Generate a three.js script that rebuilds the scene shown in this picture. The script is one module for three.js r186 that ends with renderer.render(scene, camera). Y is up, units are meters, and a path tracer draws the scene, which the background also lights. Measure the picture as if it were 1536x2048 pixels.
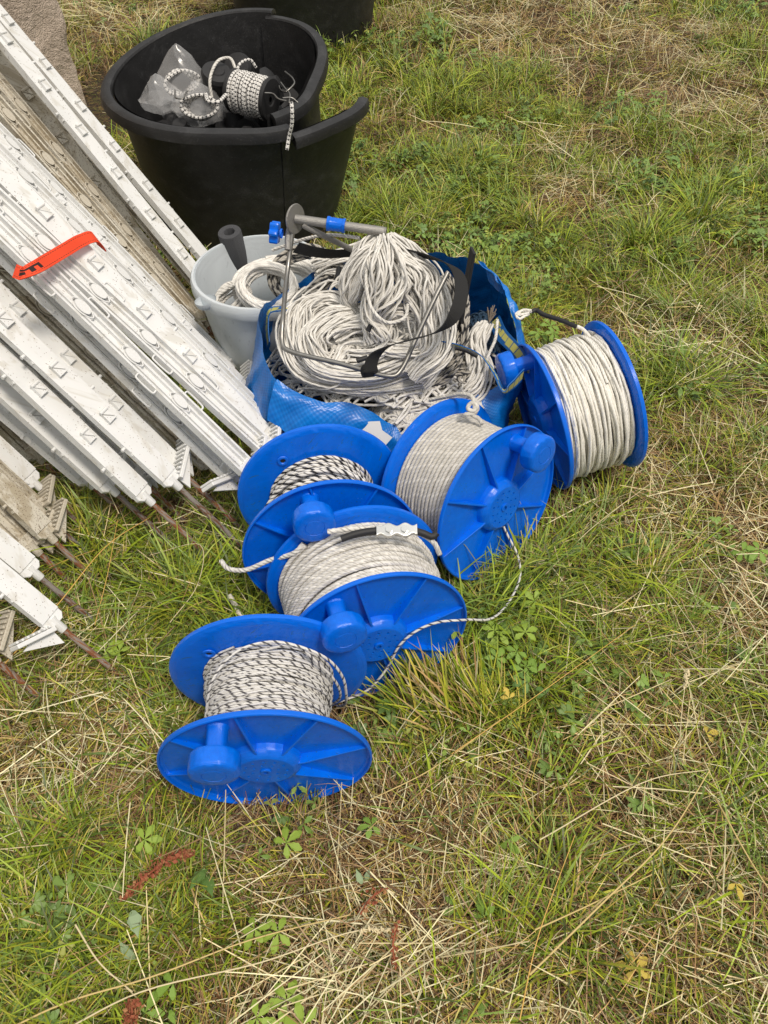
import * as THREE from 'three';
import { mergeGeometries, toCreasedNormals } from 'three/addons/utils/BufferGeometryUtils.js';
import { RoundedBoxGeometry } from 'three/addons/geometries/RoundedBoxGeometry.js';
import { ImprovedNoise } from 'three/addons/math/ImprovedNoise.js';

// ---------- camera, sky, sun, exposure ----------
const scene = new THREE.Scene();
const camera = new THREE.PerspectiveCamera(66.05, 768 / 1024, 0.05, 400);
camera.position.set(0, 1.24, 0);
camera.rotation.set(THREE.MathUtils.degToRad(-49), 0, 0);
const renderer = new THREE.WebGLRenderer({ antialias: true });
renderer.setSize(768, 1024);
renderer.toneMapping = THREE.LinearToneMapping;
renderer.toneMappingExposure = 1.74;
renderer.shadowMap.enabled = true;
{
  // thin bright overcast: one smooth dome, brightest overhead
  const w = 64, h = 32, d = new Float32Array(w * h * 4);
  for (let j = 0; j < h; j++) for (let i = 0; i < w; i++) {
    const el = Math.max(0, Math.sin(((j + 0.5) / h - 0.5) * Math.PI)), k = (j * w + i) * 4;
    const L = 0.10 + 0.50 * el;
    d[k] = L; d[k + 1] = L * 0.995; d[k + 2] = L * 0.985; d[k + 3] = 1;
  }
  const t = new THREE.DataTexture(d, w, h, THREE.RGBAFormat, THREE.FloatType);
  t.mapping = THREE.EquirectangularReflectionMapping; t.magFilter = THREE.LinearFilter; t.needsUpdate = true;
  scene.background = t; scene.environment = t;
}
const sun = new THREE.DirectionalLight(0xfff4e6, 1.5);
sun.position.set(1.6, 5, 0.2); sun.target.position.set(0, 0, -1.6);
sun.castShadow = true; sun.shadow.radius = 24; sun.shadow.mapSize.set(2048, 2048);
Object.assign(sun.shadow.camera, { left: -5, right: 5, top: 5, bottom: -5, near: 0.1, far: 20 });
scene.add(sun, sun.target);

// ---------- helpers ----------
let seed = 12345;
function rnd() { seed |= 0; seed = seed + 0x6D2B79F5 | 0; let t = Math.imul(seed ^ seed >>> 15, 1 | seed); t = t + Math.imul(t ^ t >>> 7, 61 | t) ^ t; return ((t ^ t >>> 14) >>> 0) / 4294967296; }
const rr = (a, b) => a + (b - a) * rnd();
const pn = new ImprovedNoise();
const noise = (x, y = 0, z = 0) => pn.noise(x + 31.7, y + 11.3, z + 5.1);
const fbm = (x, y, z = 0) => noise(x, y, z) + 0.5 * noise(x * 2.1, y * 2.1, z + 7) + 0.25 * noise(x * 4.3, y * 4.3, z + 13);
const V = a => a.isVector3 ? a.clone() : new THREE.Vector3(a[0], a[1], a[2]);
const lerp = (a, b, t) => a + (b - a) * t;
const clamp = (x, a = 0, b = 1) => Math.min(b, Math.max(a, x));
const smooth = (a, b, x) => { const t = clamp((x - a) / (b - a)); return t * t * (3 - 2 * t); };
const taken = new Map();
function numbered(name) { const n = taken.get(name) || 0; taken.set(name, n + 1); return n ? name + '_' + String(n).padStart(3, '0') : name; }
function sh(o) { o.castShadow = o.receiveShadow = true; return o; }
function tag(o, label, category, group, kind) { if (label) o.userData.label = label; if (category) o.userData.category = category; if (group) o.userData.group = group; if (kind) o.userData.kind = kind; return o; }
function thing(name, label, category, pos = [0, 0, 0], group) { const o = new THREE.Group(); o.name = numbered(name); o.position.set(...pos); scene.add(o); return tag(o, label, category, group); }
function one(name, geo, mat, label, category, group) { const o = sh(new THREE.Mesh(geo, mat)); o.name = numbered(name); scene.add(o); return tag(o, label, category, group); }
function part(parent, name, geo, mat) { const o = sh(new THREE.Mesh(geo, mat)); o.name = name; parent.add(o); return o; }
function worldThing(name, label, category, pos, group) { // parts are given in world coordinates, the group stands at the thing's base
  const o = thing(name, label, category, pos, group);
  o.put = (nm, geo, mat, parent = o) => { if (parent === o) geo.translate(-pos[0], -pos[1], -pos[2]); else geo.translate(-pos[0], -pos[1], -pos[2]); return part(parent, nm, geo, mat); };
  return o;
}
const merge = l => mergeGeometries(l.map(g => { const q = g.index ? g.toNonIndexed() : g; for (const k of Object.keys(q.attributes)) if (!['position', 'normal', 'uv'].includes(k)) q.deleteAttribute(k); return q; }), false);
function xf(g, p = [0, 0, 0], r = [0, 0, 0], s = [1, 1, 1]) { g.applyMatrix4(new THREE.Matrix4().compose(V(p), new THREE.Quaternion().setFromEuler(new THREE.Euler(...r)), V(s))); return g; }
function box(w, h, d, p, r, bev = 0.0015) { return xf(new RoundedBoxGeometry(w, h, d, 1, Math.min(bev, w / 2.1, h / 2.1, d / 2.1)), p, r); }
function lathe(pts, seg = 64, crease = 0.6) { return toCreasedNormals(new THREE.LatheGeometry(pts.map(p => new THREE.Vector2(p[0], p[1])), seg), crease); }
function path(pts, n, closed = false) { return new THREE.CatmullRomCurve3(pts.map(V), closed, 'centripetal').getPoints(n); }
function resample(P, step) {
  const out = [P[0].clone()]; let acc = 0;
  for (let i = 1; i < P.length; i++) {
    let a = P[i - 1], L = a.distanceTo(P[i]), t = step - acc;
    while (t <= L) { out.push(a.clone().lerp(P[i], t / L)); t += step; }
    acc = L - (t - step);
  }
  return out;
}
// a tube along points; u runs in metres, v round; twist gives real lay to the strands
function tube(P, r, { rs = 6, closed = false, caps = true, twist = null, u0 = 0 } = {}) {
  P = P.map(V); const n = P.length;
  const pos = [], nor = [], uv = [], idx = [];
  const T = new THREE.Vector3(), N = new THREE.Vector3(), B = new THREE.Vector3(), prevT = new THREE.Vector3(), ax = new THREE.Vector3();
  let len = u0;
  for (let i = 0; i < n; i++) {
    T.subVectors(P[Math.min(n - 1, i + 1)], P[Math.max(0, i - 1)]).normalize();
    if (i === 0) { N.set(0, 1, 0); if (Math.abs(T.y) > 0.9) N.set(1, 0, 0); N.addScaledVector(T, -N.dot(T)).normalize(); }
    else {
      len += P[i].distanceTo(P[i - 1]);
      ax.crossVectors(prevT, T); const s = ax.length();
      if (s > 1e-6) N.applyAxisAngle(ax.divideScalar(s), Math.asin(Math.min(1, s)));
      N.addScaledVector(T, -N.dot(T)).normalize();
    }
    prevT.copy(T); B.crossVectors(T, N);
    const R0 = typeof r === 'function' ? r(i / (n - 1)) : r;
    for (let j = 0; j <= rs; j++) {
      const a = j / rs * Math.PI * 2, c = Math.cos(a), s = Math.sin(a);
      let R1 = R0, dn = 0;
      if (twist) { const ph = twist.n * a - len / twist.pitch * Math.PI * 2 * twist.n; R1 *= 1 + twist.amp * Math.abs(Math.sin(ph / 2)) - twist.amp * 0.6; }
      pos.push(P[i].x + (N.x * c + B.x * s) * R1, P[i].y + (N.y * c + B.y * s) * R1, P[i].z + (N.z * c + B.z * s) * R1);
      nor.push(N.x * c + B.x * s, N.y * c + B.y * s, N.z * c + B.z * s); uv.push(len, j / rs);
    }
  }
  for (let i = 0; i < n - 1; i++) for (let j = 0; j < rs; j++) { const a = i * (rs + 1) + j, b = a + rs + 1; idx.push(a, a + 1, b, b, a + 1, b + 1); }
  if (caps && !closed) for (const [e, d] of [[0, 1], [n - 1, -1]]) {
    const c = pos.length / 3; pos.push(P[e].x, P[e].y, P[e].z); nor.push(0, 1, 0); uv.push(0, 0);
    for (let j = 0; j < rs; j++) { const a = e * (rs + 1) + j; d > 0 ? idx.push(c, a + 1, a) : idx.push(c, a, a + 1); }
  }
  const g = new THREE.BufferGeometry();
  g.setAttribute('position', new THREE.Float32BufferAttribute(pos, 3)); g.setAttribute('normal', new THREE.Float32BufferAttribute(nor, 3)); g.setAttribute('uv', new THREE.Float32BufferAttribute(uv, 2)); g.setIndex(idx);
  if (twist) g.computeVertexNormals();
  return g;
}
// a ribbon with thickness along points, width direction w
function ribbon(P, W, width, th = 0.0016) {
  const n = P.length, pos = [], uv = [], idx = []; let len = 0;
  const T = new THREE.Vector3(), N = new THREE.Vector3();
  for (let i = 0; i < n; i++) {
    if (i) len += P[i].distanceTo(P[i - 1]);
    T.subVectors(P[Math.min(n - 1, i + 1)], P[Math.max(0, i - 1)]).normalize();
    const w = W[i].clone().addScaledVector(T, -W[i].dot(T)).normalize(); N.crossVectors(T, w);
    for (const [a, b, v] of [[-1, 1, 0], [1, 1, 1], [1, -1, 1], [-1, -1, 0]]) { const p = P[i].clone().addScaledVector(w, a * width / 2).addScaledVector(N, b * th / 2); pos.push(p.x, p.y, p.z); uv.push(len, v); }
  }
  for (let i = 0; i < n - 1; i++) for (let j = 0; j < 4; j++) { const a = i * 4 + j, b = i * 4 + (j + 1) % 4, c = a + 4, d = b + 4; idx.push(a, b, c, b, d, c); }
  const e = (n - 1) * 4; idx.push(0, 2, 1, 0, 3, 2, e, e + 1, e + 2, e, e + 2, e + 3);
  const g = new THREE.BufferGeometry(); g.setAttribute('position', new THREE.Float32BufferAttribute(pos, 3)); g.setAttribute('uv', new THREE.Float32BufferAttribute(uv, 2)); g.setIndex(idx);
  return toCreasedNormals(g, 0.7);
}
function tex(w, h, f, srgb = true, rx = 1, ry = 1) { // f(u, v, x, y) gives linear-free sRGB 0..1 values
  const d = new Uint8Array(w * h * 4);
  for (let y = 0; y < h; y++) for (let x = 0; x < w; x++) { const c = f(x / w, y / h, x, y), k = (y * w + x) * 4; d[k] = clamp(c[0]) * 255; d[k + 1] = clamp(c[1]) * 255; d[k + 2] = clamp(c[2]) * 255; d[k + 3] = 255; }
  const t = new THREE.DataTexture(d, w, h); t.wrapS = t.wrapT = THREE.RepeatWrapping; t.magFilter = t.minFilter = THREE.LinearFilter; if (srgb) t.colorSpace = THREE.SRGBColorSpace; t.repeat.set(rx, ry); t.needsUpdate = true; return t;
}
const tiled = (u, v, k, s = 0) => { // periodic noise on the unit square
  const a = u * Math.PI * 2, b = v * Math.PI * 2, r = k / 6.283; return pn.noise(Math.cos(a) * r + 9 + s, Math.sin(a) * r + Math.cos(b) * r * 1.3 + 3, Math.sin(b) * r * 1.3 + s * 1.7);
};
const std = o => new THREE.MeshStandardMaterial(o);
const rgb = (r, g, b) => new THREE.Color().setRGB(r, g, b);
const mixc = (a, b, t) => [lerp(a[0], b[0], t), lerp(a[1], b[1], t), lerp(a[2], b[2], t)];

// ---------- materials ----------
const scuff = tex(256, 256, (u, v) => { const n = 0.5 + 0.5 * tiled(u, v, 14) + 0.25 * tiled(u, v, 60, 3); return [n, n, n]; }, false, 6, 6);
const M = {};
function blueMap() { return tex(512, 512, (u, v, x, y) => {
  const n = tiled(u, v, 8, 2) * 0.05 + tiled(u, v, 40, 5) * 0.035; let c = [0, 0.405 + n * 0.6, 0.865 + n * 0.8];
  const d = tiled(u, v, 110, 7); if (d > 0.56) c = mixc(c, [0.33, 0.34, 0.33], 0.5); const w = smooth(0.2, 0.6, tiled(u, v, 16, 31) + 0.5 * tiled(u, v, 70, 33)); c = mixc(c, [0.06, 0.43, 0.86], w * 0.15);
  const sc = tiled(u * 1, v, 26, 11), st = Math.abs(tiled(u, v, 20, 21)); if (st < 0.006 && sc > 0.2) c = mixc(c, [0.45, 0.6, 0.86], 0.5);
  return c; }, true, 3, 3); }
M.blue = new THREE.MeshPhysicalMaterial({ map: blueMap(), roughness: 0.24, specularIntensity: 0.75, bumpMap: scuff, bumpScale: 0.0001 });
M.blackPlastic = std({ map: tex(256, 256, (u, v) => { const n = 0.125 + tiled(u, v, 9, 4) * 0.03 + 0.05 * smooth(0.15, 0.6, tiled(u, v, 5, 14) + 0.4 * tiled(u, v, 40, 15)) + (tiled(u, v, 90, 2) > 0.55 ? 0.14 : 0) + (Math.abs(tiled(u, v, 18, 41)) < 0.004 && tiled(u, v, 12, 43) > 0.1 ? 0.12 : 0); return [n, n, n * 1.02]; }, true, 4, 4), roughness: 0.5, bumpMap: scuff, bumpScale: 0.0004 });
M.foam = std({ color: rgb(0.07, 0.072, 0.078), roughness: 0.95, bumpMap: tex(128, 128, (u, v) => { const n = 0.5 + 0.5 * tiled(u, v, 50, 3); return [n, n, n]; }, false, 8, 8), bumpScale: 0.001 });
M.greyPlastic = std({ map: tex(256, 256, (u, v) => { const n = tiled(u, v, 7, 8) * 0.03 - (tiled(u, v, 60, 9) > 0.55 ? 0.06 : 0); return [0.80 + n, 0.825 + n, 0.84 + n]; }, true, 3, 3), roughness: 0.45, bumpMap: scuff, bumpScale: 0.0003 });
M.steel = std({ map: tex(128, 128, (u, v) => { const n = 0.56 + tiled(u, v, 12, 2) * 0.09 + tiled(u, v, 50, 6) * 0.05; return [n, n * 0.985, n * 0.95]; }, true, 8, 2), metalness: 0.9, roughness: 0.36 });
M.steelDull = std({ color: rgb(0.33, 0.32, 0.30), metalness: 0.75, roughness: 0.55, bumpMap: scuff, bumpScale: 0.0004 });
M.dark = std({ color: rgb(0.012, 0.012, 0.013), roughness: 0.7 });
M.matteBlack = std({ color: rgb(0.017, 0.017, 0.018), roughness: 0.62 });
M.webbing = std({ map: tex(64, 64, (u, v) => { const n = 0.115 + 0.03 * Math.sin(u * 6.283 * 8) * Math.sin(v * 6.283 * 8); return [n, n, n]; }, true, 60, 1), roughness: 0.85, bumpMap: tex(64, 64, (u, v) => { const n = 0.5 + 0.5 * Math.sin(u * 6.283 * 8) * Math.sin(v * 6.283 * 8); return [n, n, n]; }, false, 60, 1), bumpScale: 0.0006 });
// fence-post plastic, clean and weathered
function postMap(dirty, s) { return tex(256, 512, (u, v) => {
  const n = tiled(u, v, 6, s) * 0.022; let c = dirty ? [0.80 + n, 0.775 + n, 0.715 + n] : [0.89 + n, 0.892 + n, 0.885 + n];
  if (dirty) { const m = smooth(-0.1, 0.5, tiled(u, v, 10, s + 3) + 0.4 * tiled(u, v, 45, s + 4)); c = mixc(c, [0.60, 0.545, 0.44], m * 0.62); }
  else { const m = smooth(0.12, 0.6, tiled(u, v, 12, s + 3) + 0.3 * tiled(u, v, 50, s + 4)); c = mixc(c, [0.76, 0.74, 0.69], m * 0.45); }
  const d = tiled(u, v, 150, s + 7), d2 = tiled(u, v, 9, s + 8); if (d > (dirty ? 0.46 : 0.62) - d2 * 0.16) c = mixc(c, [0.25, 0.17, 0.11], 0.8);
  return c; }, true, 5, 2.2); }
M.post = [1, 2, 3].map(s => std({ map: postMap(false, s * 5), roughness: 0.42 }));
M.postDirty = [1, 2].map(s => std({ map: postMap(true, s * 7), roughness: 0.65 }));
M.rust = std({ map: tex(128, 256, (u, v) => { const m = smooth(-0.25, 0.4, tiled(u, v, 10, 2) + 0.5 * tiled(u, v, 50, 3)); return mixc([0.60, 0.56, 0.52], [0.56, 0.33, 0.19], m); }, true, 1, 4), roughness: 0.85, metalness: 0.1, bumpMap: scuff, bumpScale: 0.0008 });
M.rustGrey = std({ map: tex(128, 256, (u, v) => { const m = smooth(-0.05, 0.5, tiled(u, v, 9, 12) + 0.5 * tiled(u, v, 40, 13)); return mixc([0.58, 0.55, 0.52], [0.47, 0.31, 0.21], m); }, true, 1, 4), roughness: 0.8, metalness: 0.2, bumpMap: scuff, bumpScale: 0.0008 });
// ropes: colour belongs to the strands; the lay is relief
function ropeMat({ n, k, tile, col, seedv = 1, bump = 0.0012, big = false }) {
  const W = big ? 1024 : 512, H = 48;
  const map = tex(W, H, (u, v) => { const ph = k * v - n * u + n, st = Math.floor(ph), f = ph - st; return col(((st % (n + 0)) + n * 4) % n, f, u, v, st); }, true, 1 / tile, 1);
  const bm = tex(W, H, (u, v) => { const ph = k * v - n * u + n, f = ph - Math.floor(ph); const b = Math.pow(Math.abs(Math.sin(f * Math.PI)), 0.6) * 0.85 + 0.15 * (0.5 + 0.5 * tiled(u, f, 60, seedv)); return [b, b, b]; }, false, 1 / tile, 1);
  return std({ map, bumpMap: bm, bumpScale: bump, roughness: 0.82 });
}
const hash = (a, b = 0) => { const s = Math.sin(a * 127.1 + b * 311.7) * 43758.5453; return s - Math.floor(s); };
const creamCol = s => (st, f, u, v) => { const n = (hash(Math.floor(f * 7), s + st % 3) - 0.5) * 0.13 + tiled(u, v * 0.3, 9, s) * 0.10; const c = [0.85 + n, 0.838 + n, 0.81 + n]; return hash(Math.floor(f * 7) + (st % 3) * 9, s + 4) > 0.9 ? mixc(c, [0.45, 0.42, 0.39], 0.25) : c; };
const bwCol = s => (st, f, u, v) => { const n = (hash(Math.floor(f * 5), s) - 0.5) * 0.1 + tiled(u, v * 0.3, 9, s) * 0.07; const k = st % 3; return (k === 0 && f > 0.1 && f < 0.8) ? [0.13 + n, 0.125 + n, 0.13 + n] : (k === 1 && f > 0.72) ? [0.3 + n, 0.29 + n, 0.29 + n] : [0.86 + n, 0.85 + n, 0.825 + n]; };
const whiteCol = s => (st, f, u, v) => { const n = (hash(Math.floor(f * 6), s + st % 4) - 0.5) * 0.1 + tiled(u, v * 0.3, 8, s) * 0.09; return [0.90 + n, 0.885 + n, 0.845 + n]; };
M.ropeCream = ropeMat({ n: 15, k: 3, tile: 0.14, col: creamCol(3) });
M.ropeTwist = std({ map: tex(512, 48, (u, v) => { const n = tiled(u, v * 0.3, 12, 5) * 0.09 + tiled(u, v, 90, 8) * 0.10; const c = [0.85 + n, 0.825 + n, 0.765 + n]; return tiled(u, v, 60, 15) > 0.42 ? mixc(c, [0.5, 0.47, 0.42], 0.5) : c; }, true, 1 / 0.3, 1), roughness: 0.85 });
M.ropeBeige = ropeMat({ n: 15, k: 3, tile: 0.14, col: (st, f, u, v) => { const n = (hash(Math.floor(f * 7), 3 + st % 3) - 0.5) * 0.13 + tiled(u, v * 0.3, 9, 5) * 0.08; const c = [0.79 + n, 0.775 + n, 0.74 + n]; return hash(Math.floor(f * 7) + (st % 3) * 9, 14) > 0.88 ? mixc(c, [0.40, 0.38, 0.35], 0.28) : c; }, bump: 0.0008 });
M.ropeFiber = ropeMat({ n: 9, k: 3, tile: 0.14, col: creamCol(7), bump: 0.0006 });
M.ropeWhite = ropeMat({ n: 18, k: 3, tile: 0.14, col: whiteCol(5), bump: 0.001 });
M.ropeBW = ropeMat({ n: 15, k: 3, tile: 0.14, col: bwCol(2), bump: 0.0009 });
M.ropeBWThin = ropeMat({ n: 75, k: 3, tile: 0.42, big: true, col: (st, f, u, v) => { const n = (hash(Math.floor(f * 5), 9) - 0.5) * 0.12 + tiled(u, v * 0.3, 14, 9) * 0.1; return st % 3 === 0 && hash(st % 75, 5) > 0.25 && f > 0.1 && f < 0.9 ? [0.36 + n, 0.35 + n, 0.35 + n] : [0.87 + n, 0.86 + n, 0.835 + n]; }, bump: 0.0006 });
M.ropeBraid = std({ map: tex(256, 64, (u, v) => { const a = Math.floor(u * 16 + v * 4), b = Math.floor(u * 16 - v * 4 + 64); const blk = ((a + b) % 4 === 0); const n = 0.04 * tiled(u, v, 20, 3); return blk ? [0.2 + n, 0.2 + n, 0.21 + n] : [0.88 + n, 0.87 + n, 0.85 + n]; }, true, 1 / 0.09, 1), roughness: 0.8, bumpMap: tex(256, 64, (u, v) => { const n = Math.abs(Math.sin((u * 16 + v * 4) * Math.PI) * Math.sin((u * 16 - v * 4) * Math.PI)); return [n, n, n]; }, false, 1 / 0.09, 1), bumpScale: 0.001 });
M.ropeGrey = ropeMat({ n: 15, k: 3, tile: 0.14, col: (st, f, u, v) => { const n = (hash(Math.floor(f * 6), st % 3) - 0.5) * 0.16; return st % 3 === 0 ? [0.2 + n, 0.2 + n, 0.21 + n] : [0.66 + n, 0.64 + n, 0.60 + n]; } });
// woven tarpaulin of the bag
const weave = tex(128, 128, (u, v) => { const a = Math.sin(u * 6.283 * 12), b = Math.sin(v * 6.283 * 12); const n = 0.5 + 0.35 * (a * b); return [n, n, n]; }, false, 8, 8);
M.tarp = std({ map: tex(256, 256, (u, v) => { const a = Math.sin(u * 6.283 * 24) * Math.sin(v * 6.283 * 24) * 0.035, n = tiled(u, v, 8, 4) * 0.07 + a; return [0.025 + n * 0.4, 0.43 + n, 0.76 + n * 1.2]; }, true, 4, 4), roughness: 0.34, bumpMap: weave, bumpScale: 0.0005, side: THREE.DoubleSide });
M.bagStrap = std({ map: tex(256, 64, (u, v) => { const e = v > 0.2 && v < 0.8, blk = e && hash(Math.floor(u * 9), Math.floor(v * 3)) > 0.42 && (u * 9 % 1) > 0.1; return blk ? [0.80, 0.78, 0.42] : [0.07, 0.38, 0.66]; }, true, 7, 1), roughness: 0.5, bumpMap: M.webbing.bumpMap, bumpScale: 0.0006, side: THREE.DoubleSide });
M.paper = std({ map: tex(128, 128, (u, v) => { const n = 0.03 * tiled(u, v, 12, 4); return [0.84 + n, 0.84 + n, 0.83 + n]; }), roughness: 0.8, side: THREE.DoubleSide });
M.clear = new THREE.MeshPhysicalMaterial({ color: 0xffffff, transmission: 0.86, thickness: 0, roughness: 0.2, ior: 1.4, side: THREE.DoubleSide });
M.orange = std({ map: (() => { const cv = document.createElement('canvas'); cv.width = 1024; cv.height = 128; const c = cv.getContext('2d'); c.fillStyle = '#f04a22'; c.fillRect(0, 0, 1024, 128);
  for (let i = 0; i < 400; i++) { c.fillStyle = i % 2 ? 'rgba(255,110,60,0.25)' : 'rgba(190,45,15,0.25)'; c.fillRect(i * 2.56, 0, 1.2, 128); }
  c.fillStyle = '#2a1512'; for (let x = 0; x < 1024; x += 16) { c.fillRect(x, 20, 10, 4); c.fillRect(x, 104, 10, 4); }
  c.font = 'bold 74px sans-serif'; c.textBaseline = 'middle'; for (const x of [480, 640]) { c.fillRect(x, 34, 110, 20); c.fillRect(x, 34, 22, 60); c.fillRect(x + 44, 34, 22, 60); c.fillRect(x + 86, 60, 22, 34); }
  const t = new THREE.CanvasTexture(cv); t.colorSpace = THREE.SRGBColorSpace; t.wrapS = t.wrapT = THREE.RepeatWrapping; t.repeat.set(1 / 0.42, 1); return t; })(), roughness: 0.75, bumpMap: M.webbing.bumpMap, bumpScale: 0.0005 });

// ---------- ground ----------
const groundY = (x, z) => -0.026 + 0.012 * noise(x * 1.3, z * 1.3) + 0.006 * noise(x * 5, z * 5, 3);
const greenness = (x, z) => { // where living grass outweighs the hay
  let g = 0.52 + 0.45 * fbm(x * 0.9 + 4, z * 0.9, 2) + 0.25 * noise(x * 3.5, z * 3.5, 9);
  const bump = (cx, cz, r, a) => { const d = ((x - cx) ** 2 + (z - cz) ** 2) / (r * r); g += a * Math.exp(-d); };
  bump(0.30, -2.55, 0.75, 0.35); bump(-0.38, -0.95, 0.16, 0.5); bump(0.22, -0.62, 0.2, 0.35); bump(0.1, -3.6, 0.7, 0.25); bump(-0.42, -0.4, 0.22, 0.25); bump(1.2, -1.9, 0.5, 0.1); bump(-1.0, -3.4, 0.5, 0.2);
  bump(0.62, -2.45, 0.18, -0.8); bump(0.95, -1.35, 0.45, -0.45); bump(0.5, -0.3, 0.32, -0.35); bump(1.0, -3.9, 0.6, -0.4); bump(0.62, -3.9, 0.3, -0.5); bump(1.25, -2.9, 0.35, -0.4); bump(0.05, -0.33, 0.15, -0.4);
  return clamp(g);
};
{
  const n = 220, warp = t => Math.sign(t) * (Math.abs(t) * 4.2 + Math.pow(Math.abs(t), 6) * 70);
  const pos = [], uv = [], idx = [];
  for (let j = 0; j <= n; j++) for (let i = 0; i <= n; i++) {
    const x = warp(i / n * 2 - 1), z = warp(j / n * 2 - 1) - 2.2; pos.push(x, groundY(x, z), z); uv.push(x, z);
  }
  for (let j = 0; j < n; j++) for (let i = 0; i < n; i++) { const a = j * (n + 1) + i, b = a + n + 1; idx.push(a, b, a + 1, a + 1, b, b + 1); }
  const g = new THREE.BufferGeometry(); g.setAttribute('position', new THREE.Float32BufferAttribute(pos, 3)); g.setAttribute('uv', new THREE.Float32BufferAttribute(uv, 2)); g.setIndex(idx); g.computeVertexNormals();
  // matted thatch: soil with short pieces of straw and moss
  const S = 1024, cv = document.createElement('canvas'); cv.width = cv.height = S; const c = cv.getContext('2d'); c.fillStyle = '#241a0a'; c.fillRect(0, 0, S, S);
  const cols = ['#5b4526', '#7a6236', '#463a18', '#7d6434', '#2f220f', '#4d531c', '#5d6426', '#6c4f2c'];
  for (let i = 0; i < 9000; i++) { const x = rnd() * S, y = rnd() * S, a = rnd() * 6.283, l = rr(8, 46); c.strokeStyle = cols[Math.floor(rnd() * cols.length)]; c.lineWidth = rr(0.8, 2.6); for (const ox of [-S, 0, S]) for (const oy of [-S, 0, S]) { if (x + ox < -50 || x + ox > S + 50 || y + oy < -50 || y + oy > S + 50) continue; c.beginPath(); c.moveTo(x + ox, y + oy); c.lineTo(x + ox + Math.cos(a) * l, y + oy + Math.sin(a) * l); c.stroke(); } }
  const t = new THREE.CanvasTexture(cv); t.colorSpace = THREE.SRGBColorSpace; t.wrapS = t.wrapT = THREE.RepeatWrapping; t.repeat.set(1 / 0.8, 1 / 0.8);
  const o = sh(new THREE.Mesh(g, std({ map: t, roughness: 1 }))); o.name = 'ground'; o.userData.kind = 'structure'; scene.add(o);
}

// ---------- the upright stone that the posts lean on ----------
{
  const w = 1.5, h = 1.35, d = 0.34, nx = 90, ny = 80;
  const g = new THREE.BoxGeometry(w, h, d, nx, ny, 12), p = g.attributes.position;
  for (let i = 0; i < p.count; i++) {
    let x = p.getX(i), y = p.getY(i) + h / 2, z = p.getZ(i);
    const ex = Math.max(0, Math.abs(x) - (w / 2 - 0.03)) / 0.03, ez = Math.max(0, Math.abs(z) - (d / 2 - 0.03)) / 0.03;
    const k = 0.012 * fbm(x * 6, y * 6, z * 6) + 0.004 * noise(x * 40, y * 40, z * 40);
    x += Math.sign(x) * (0.02 * noise(y * 7, z * 5, 4) * (Math.abs(x) > w / 2 - 0.001 ? 1 : 0)) - Math.sign(x) * 0.010 * ex * ez + k * 0.5;
    z += k - Math.sign(z) * 0.010 * ex * ez;
    p.setXYZ(i, x, y, z);
  }
  g.computeVertexNormals();
  const uv = g.attributes.uv; for (let i = 0; i < uv.count; i++) uv.setXY(i, p.getX(i) + p.getZ(i), p.getY(i));
  const map = tex(512, 512, (u, v) => { const n = tiled(u, v, 5, 3) * 0.07, gr = (hash(Math.floor(u * 512), Math.floor(v * 512)) - 0.5) * 0.13 + tiled(u, v, 130, 6) * 0.13; let c = [0.76 + n + gr, 0.695 + n + gr, 0.63 + n + gr]; if (tiled(u, v, 170, 9) > 0.42) c = mixc(c, [0.30, 0.27, 0.25], 0.6); return c; }, true, 2.2, 2.2);
  const bm = tex(512, 512, (u, v) => { const n = 0.5 + tiled(u, v, 120, 5) * 0.35 + tiled(u, v, 30, 8) * 0.3; return [n, n, n]; }, false, 2.2, 2.2);
  const o = one('stone_block', g, std({ map, bumpMap: bm, bumpScale: 0.004, roughness: 0.95 }), 'rough pinkish grey stone block standing upright behind the fence posts', 'stone block');
  // right corner of its face stands at (-1.0, -2.8); the face runs along (-0.427, 0.904)
  const ux = -0.427, uz = 0.904; o.rotation.y = Math.atan2(-uz, ux) + Math.PI;
  o.position.set(-1.0 + ux * w / 2 - uz * d / 2, -0.04, -2.8 + uz * w / 2 + ux * d / 2);
}

// ---------- black mortar tubs ----------
function tubSheet(a0, a1, fr, fy, { rim = true, nA = 70, nH = 22, h = 0.44, th = 0.005 } = {}) { // wall between two angles: fr(angle, t) radius, fy(angle) rim height
  const pos = [], uv = [], idx = [], N = nA + 1;
  for (const side of [0, 1]) for (let j = 0; j <= nH; j++) for (let i = 0; i <= nA; i++) {
    const a = lerp(a0, a1, i / nA), t = j / nH, R = fr(a, t) - side * th; pos.push(Math.cos(a) * R, fy(a) * t, Math.sin(a) * R); uv.push(a * 0.3, t * h);
  }
  const K = N * (nH + 1), q = (a, b, c, d) => idx.push(a, b, c, c, b, d);
  for (let j = 0; j < nH; j++) for (let i = 0; i < nA; i++) { const a = j * N + i; q(a, a + N, a + 1, a + N + 1); q(K + a, K + a + 1, K + a + N, K + a + N + 1); }
  for (let j = 0; j < nH; j++) { const a = j * N, b = a + nA; q(a, K + a, a + N, K + a + N); q(b, b + N, K + b, K + b + N); }
  const g = new THREE.BufferGeometry(); g.setAttribute('position', new THREE.Float32BufferAttribute(pos, 3)); g.setAttribute('uv', new THREE.Float32BufferAttribute(uv, 2)); g.setIndex(idx);
  return toCreasedNormals(g, 0.9);
}
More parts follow.
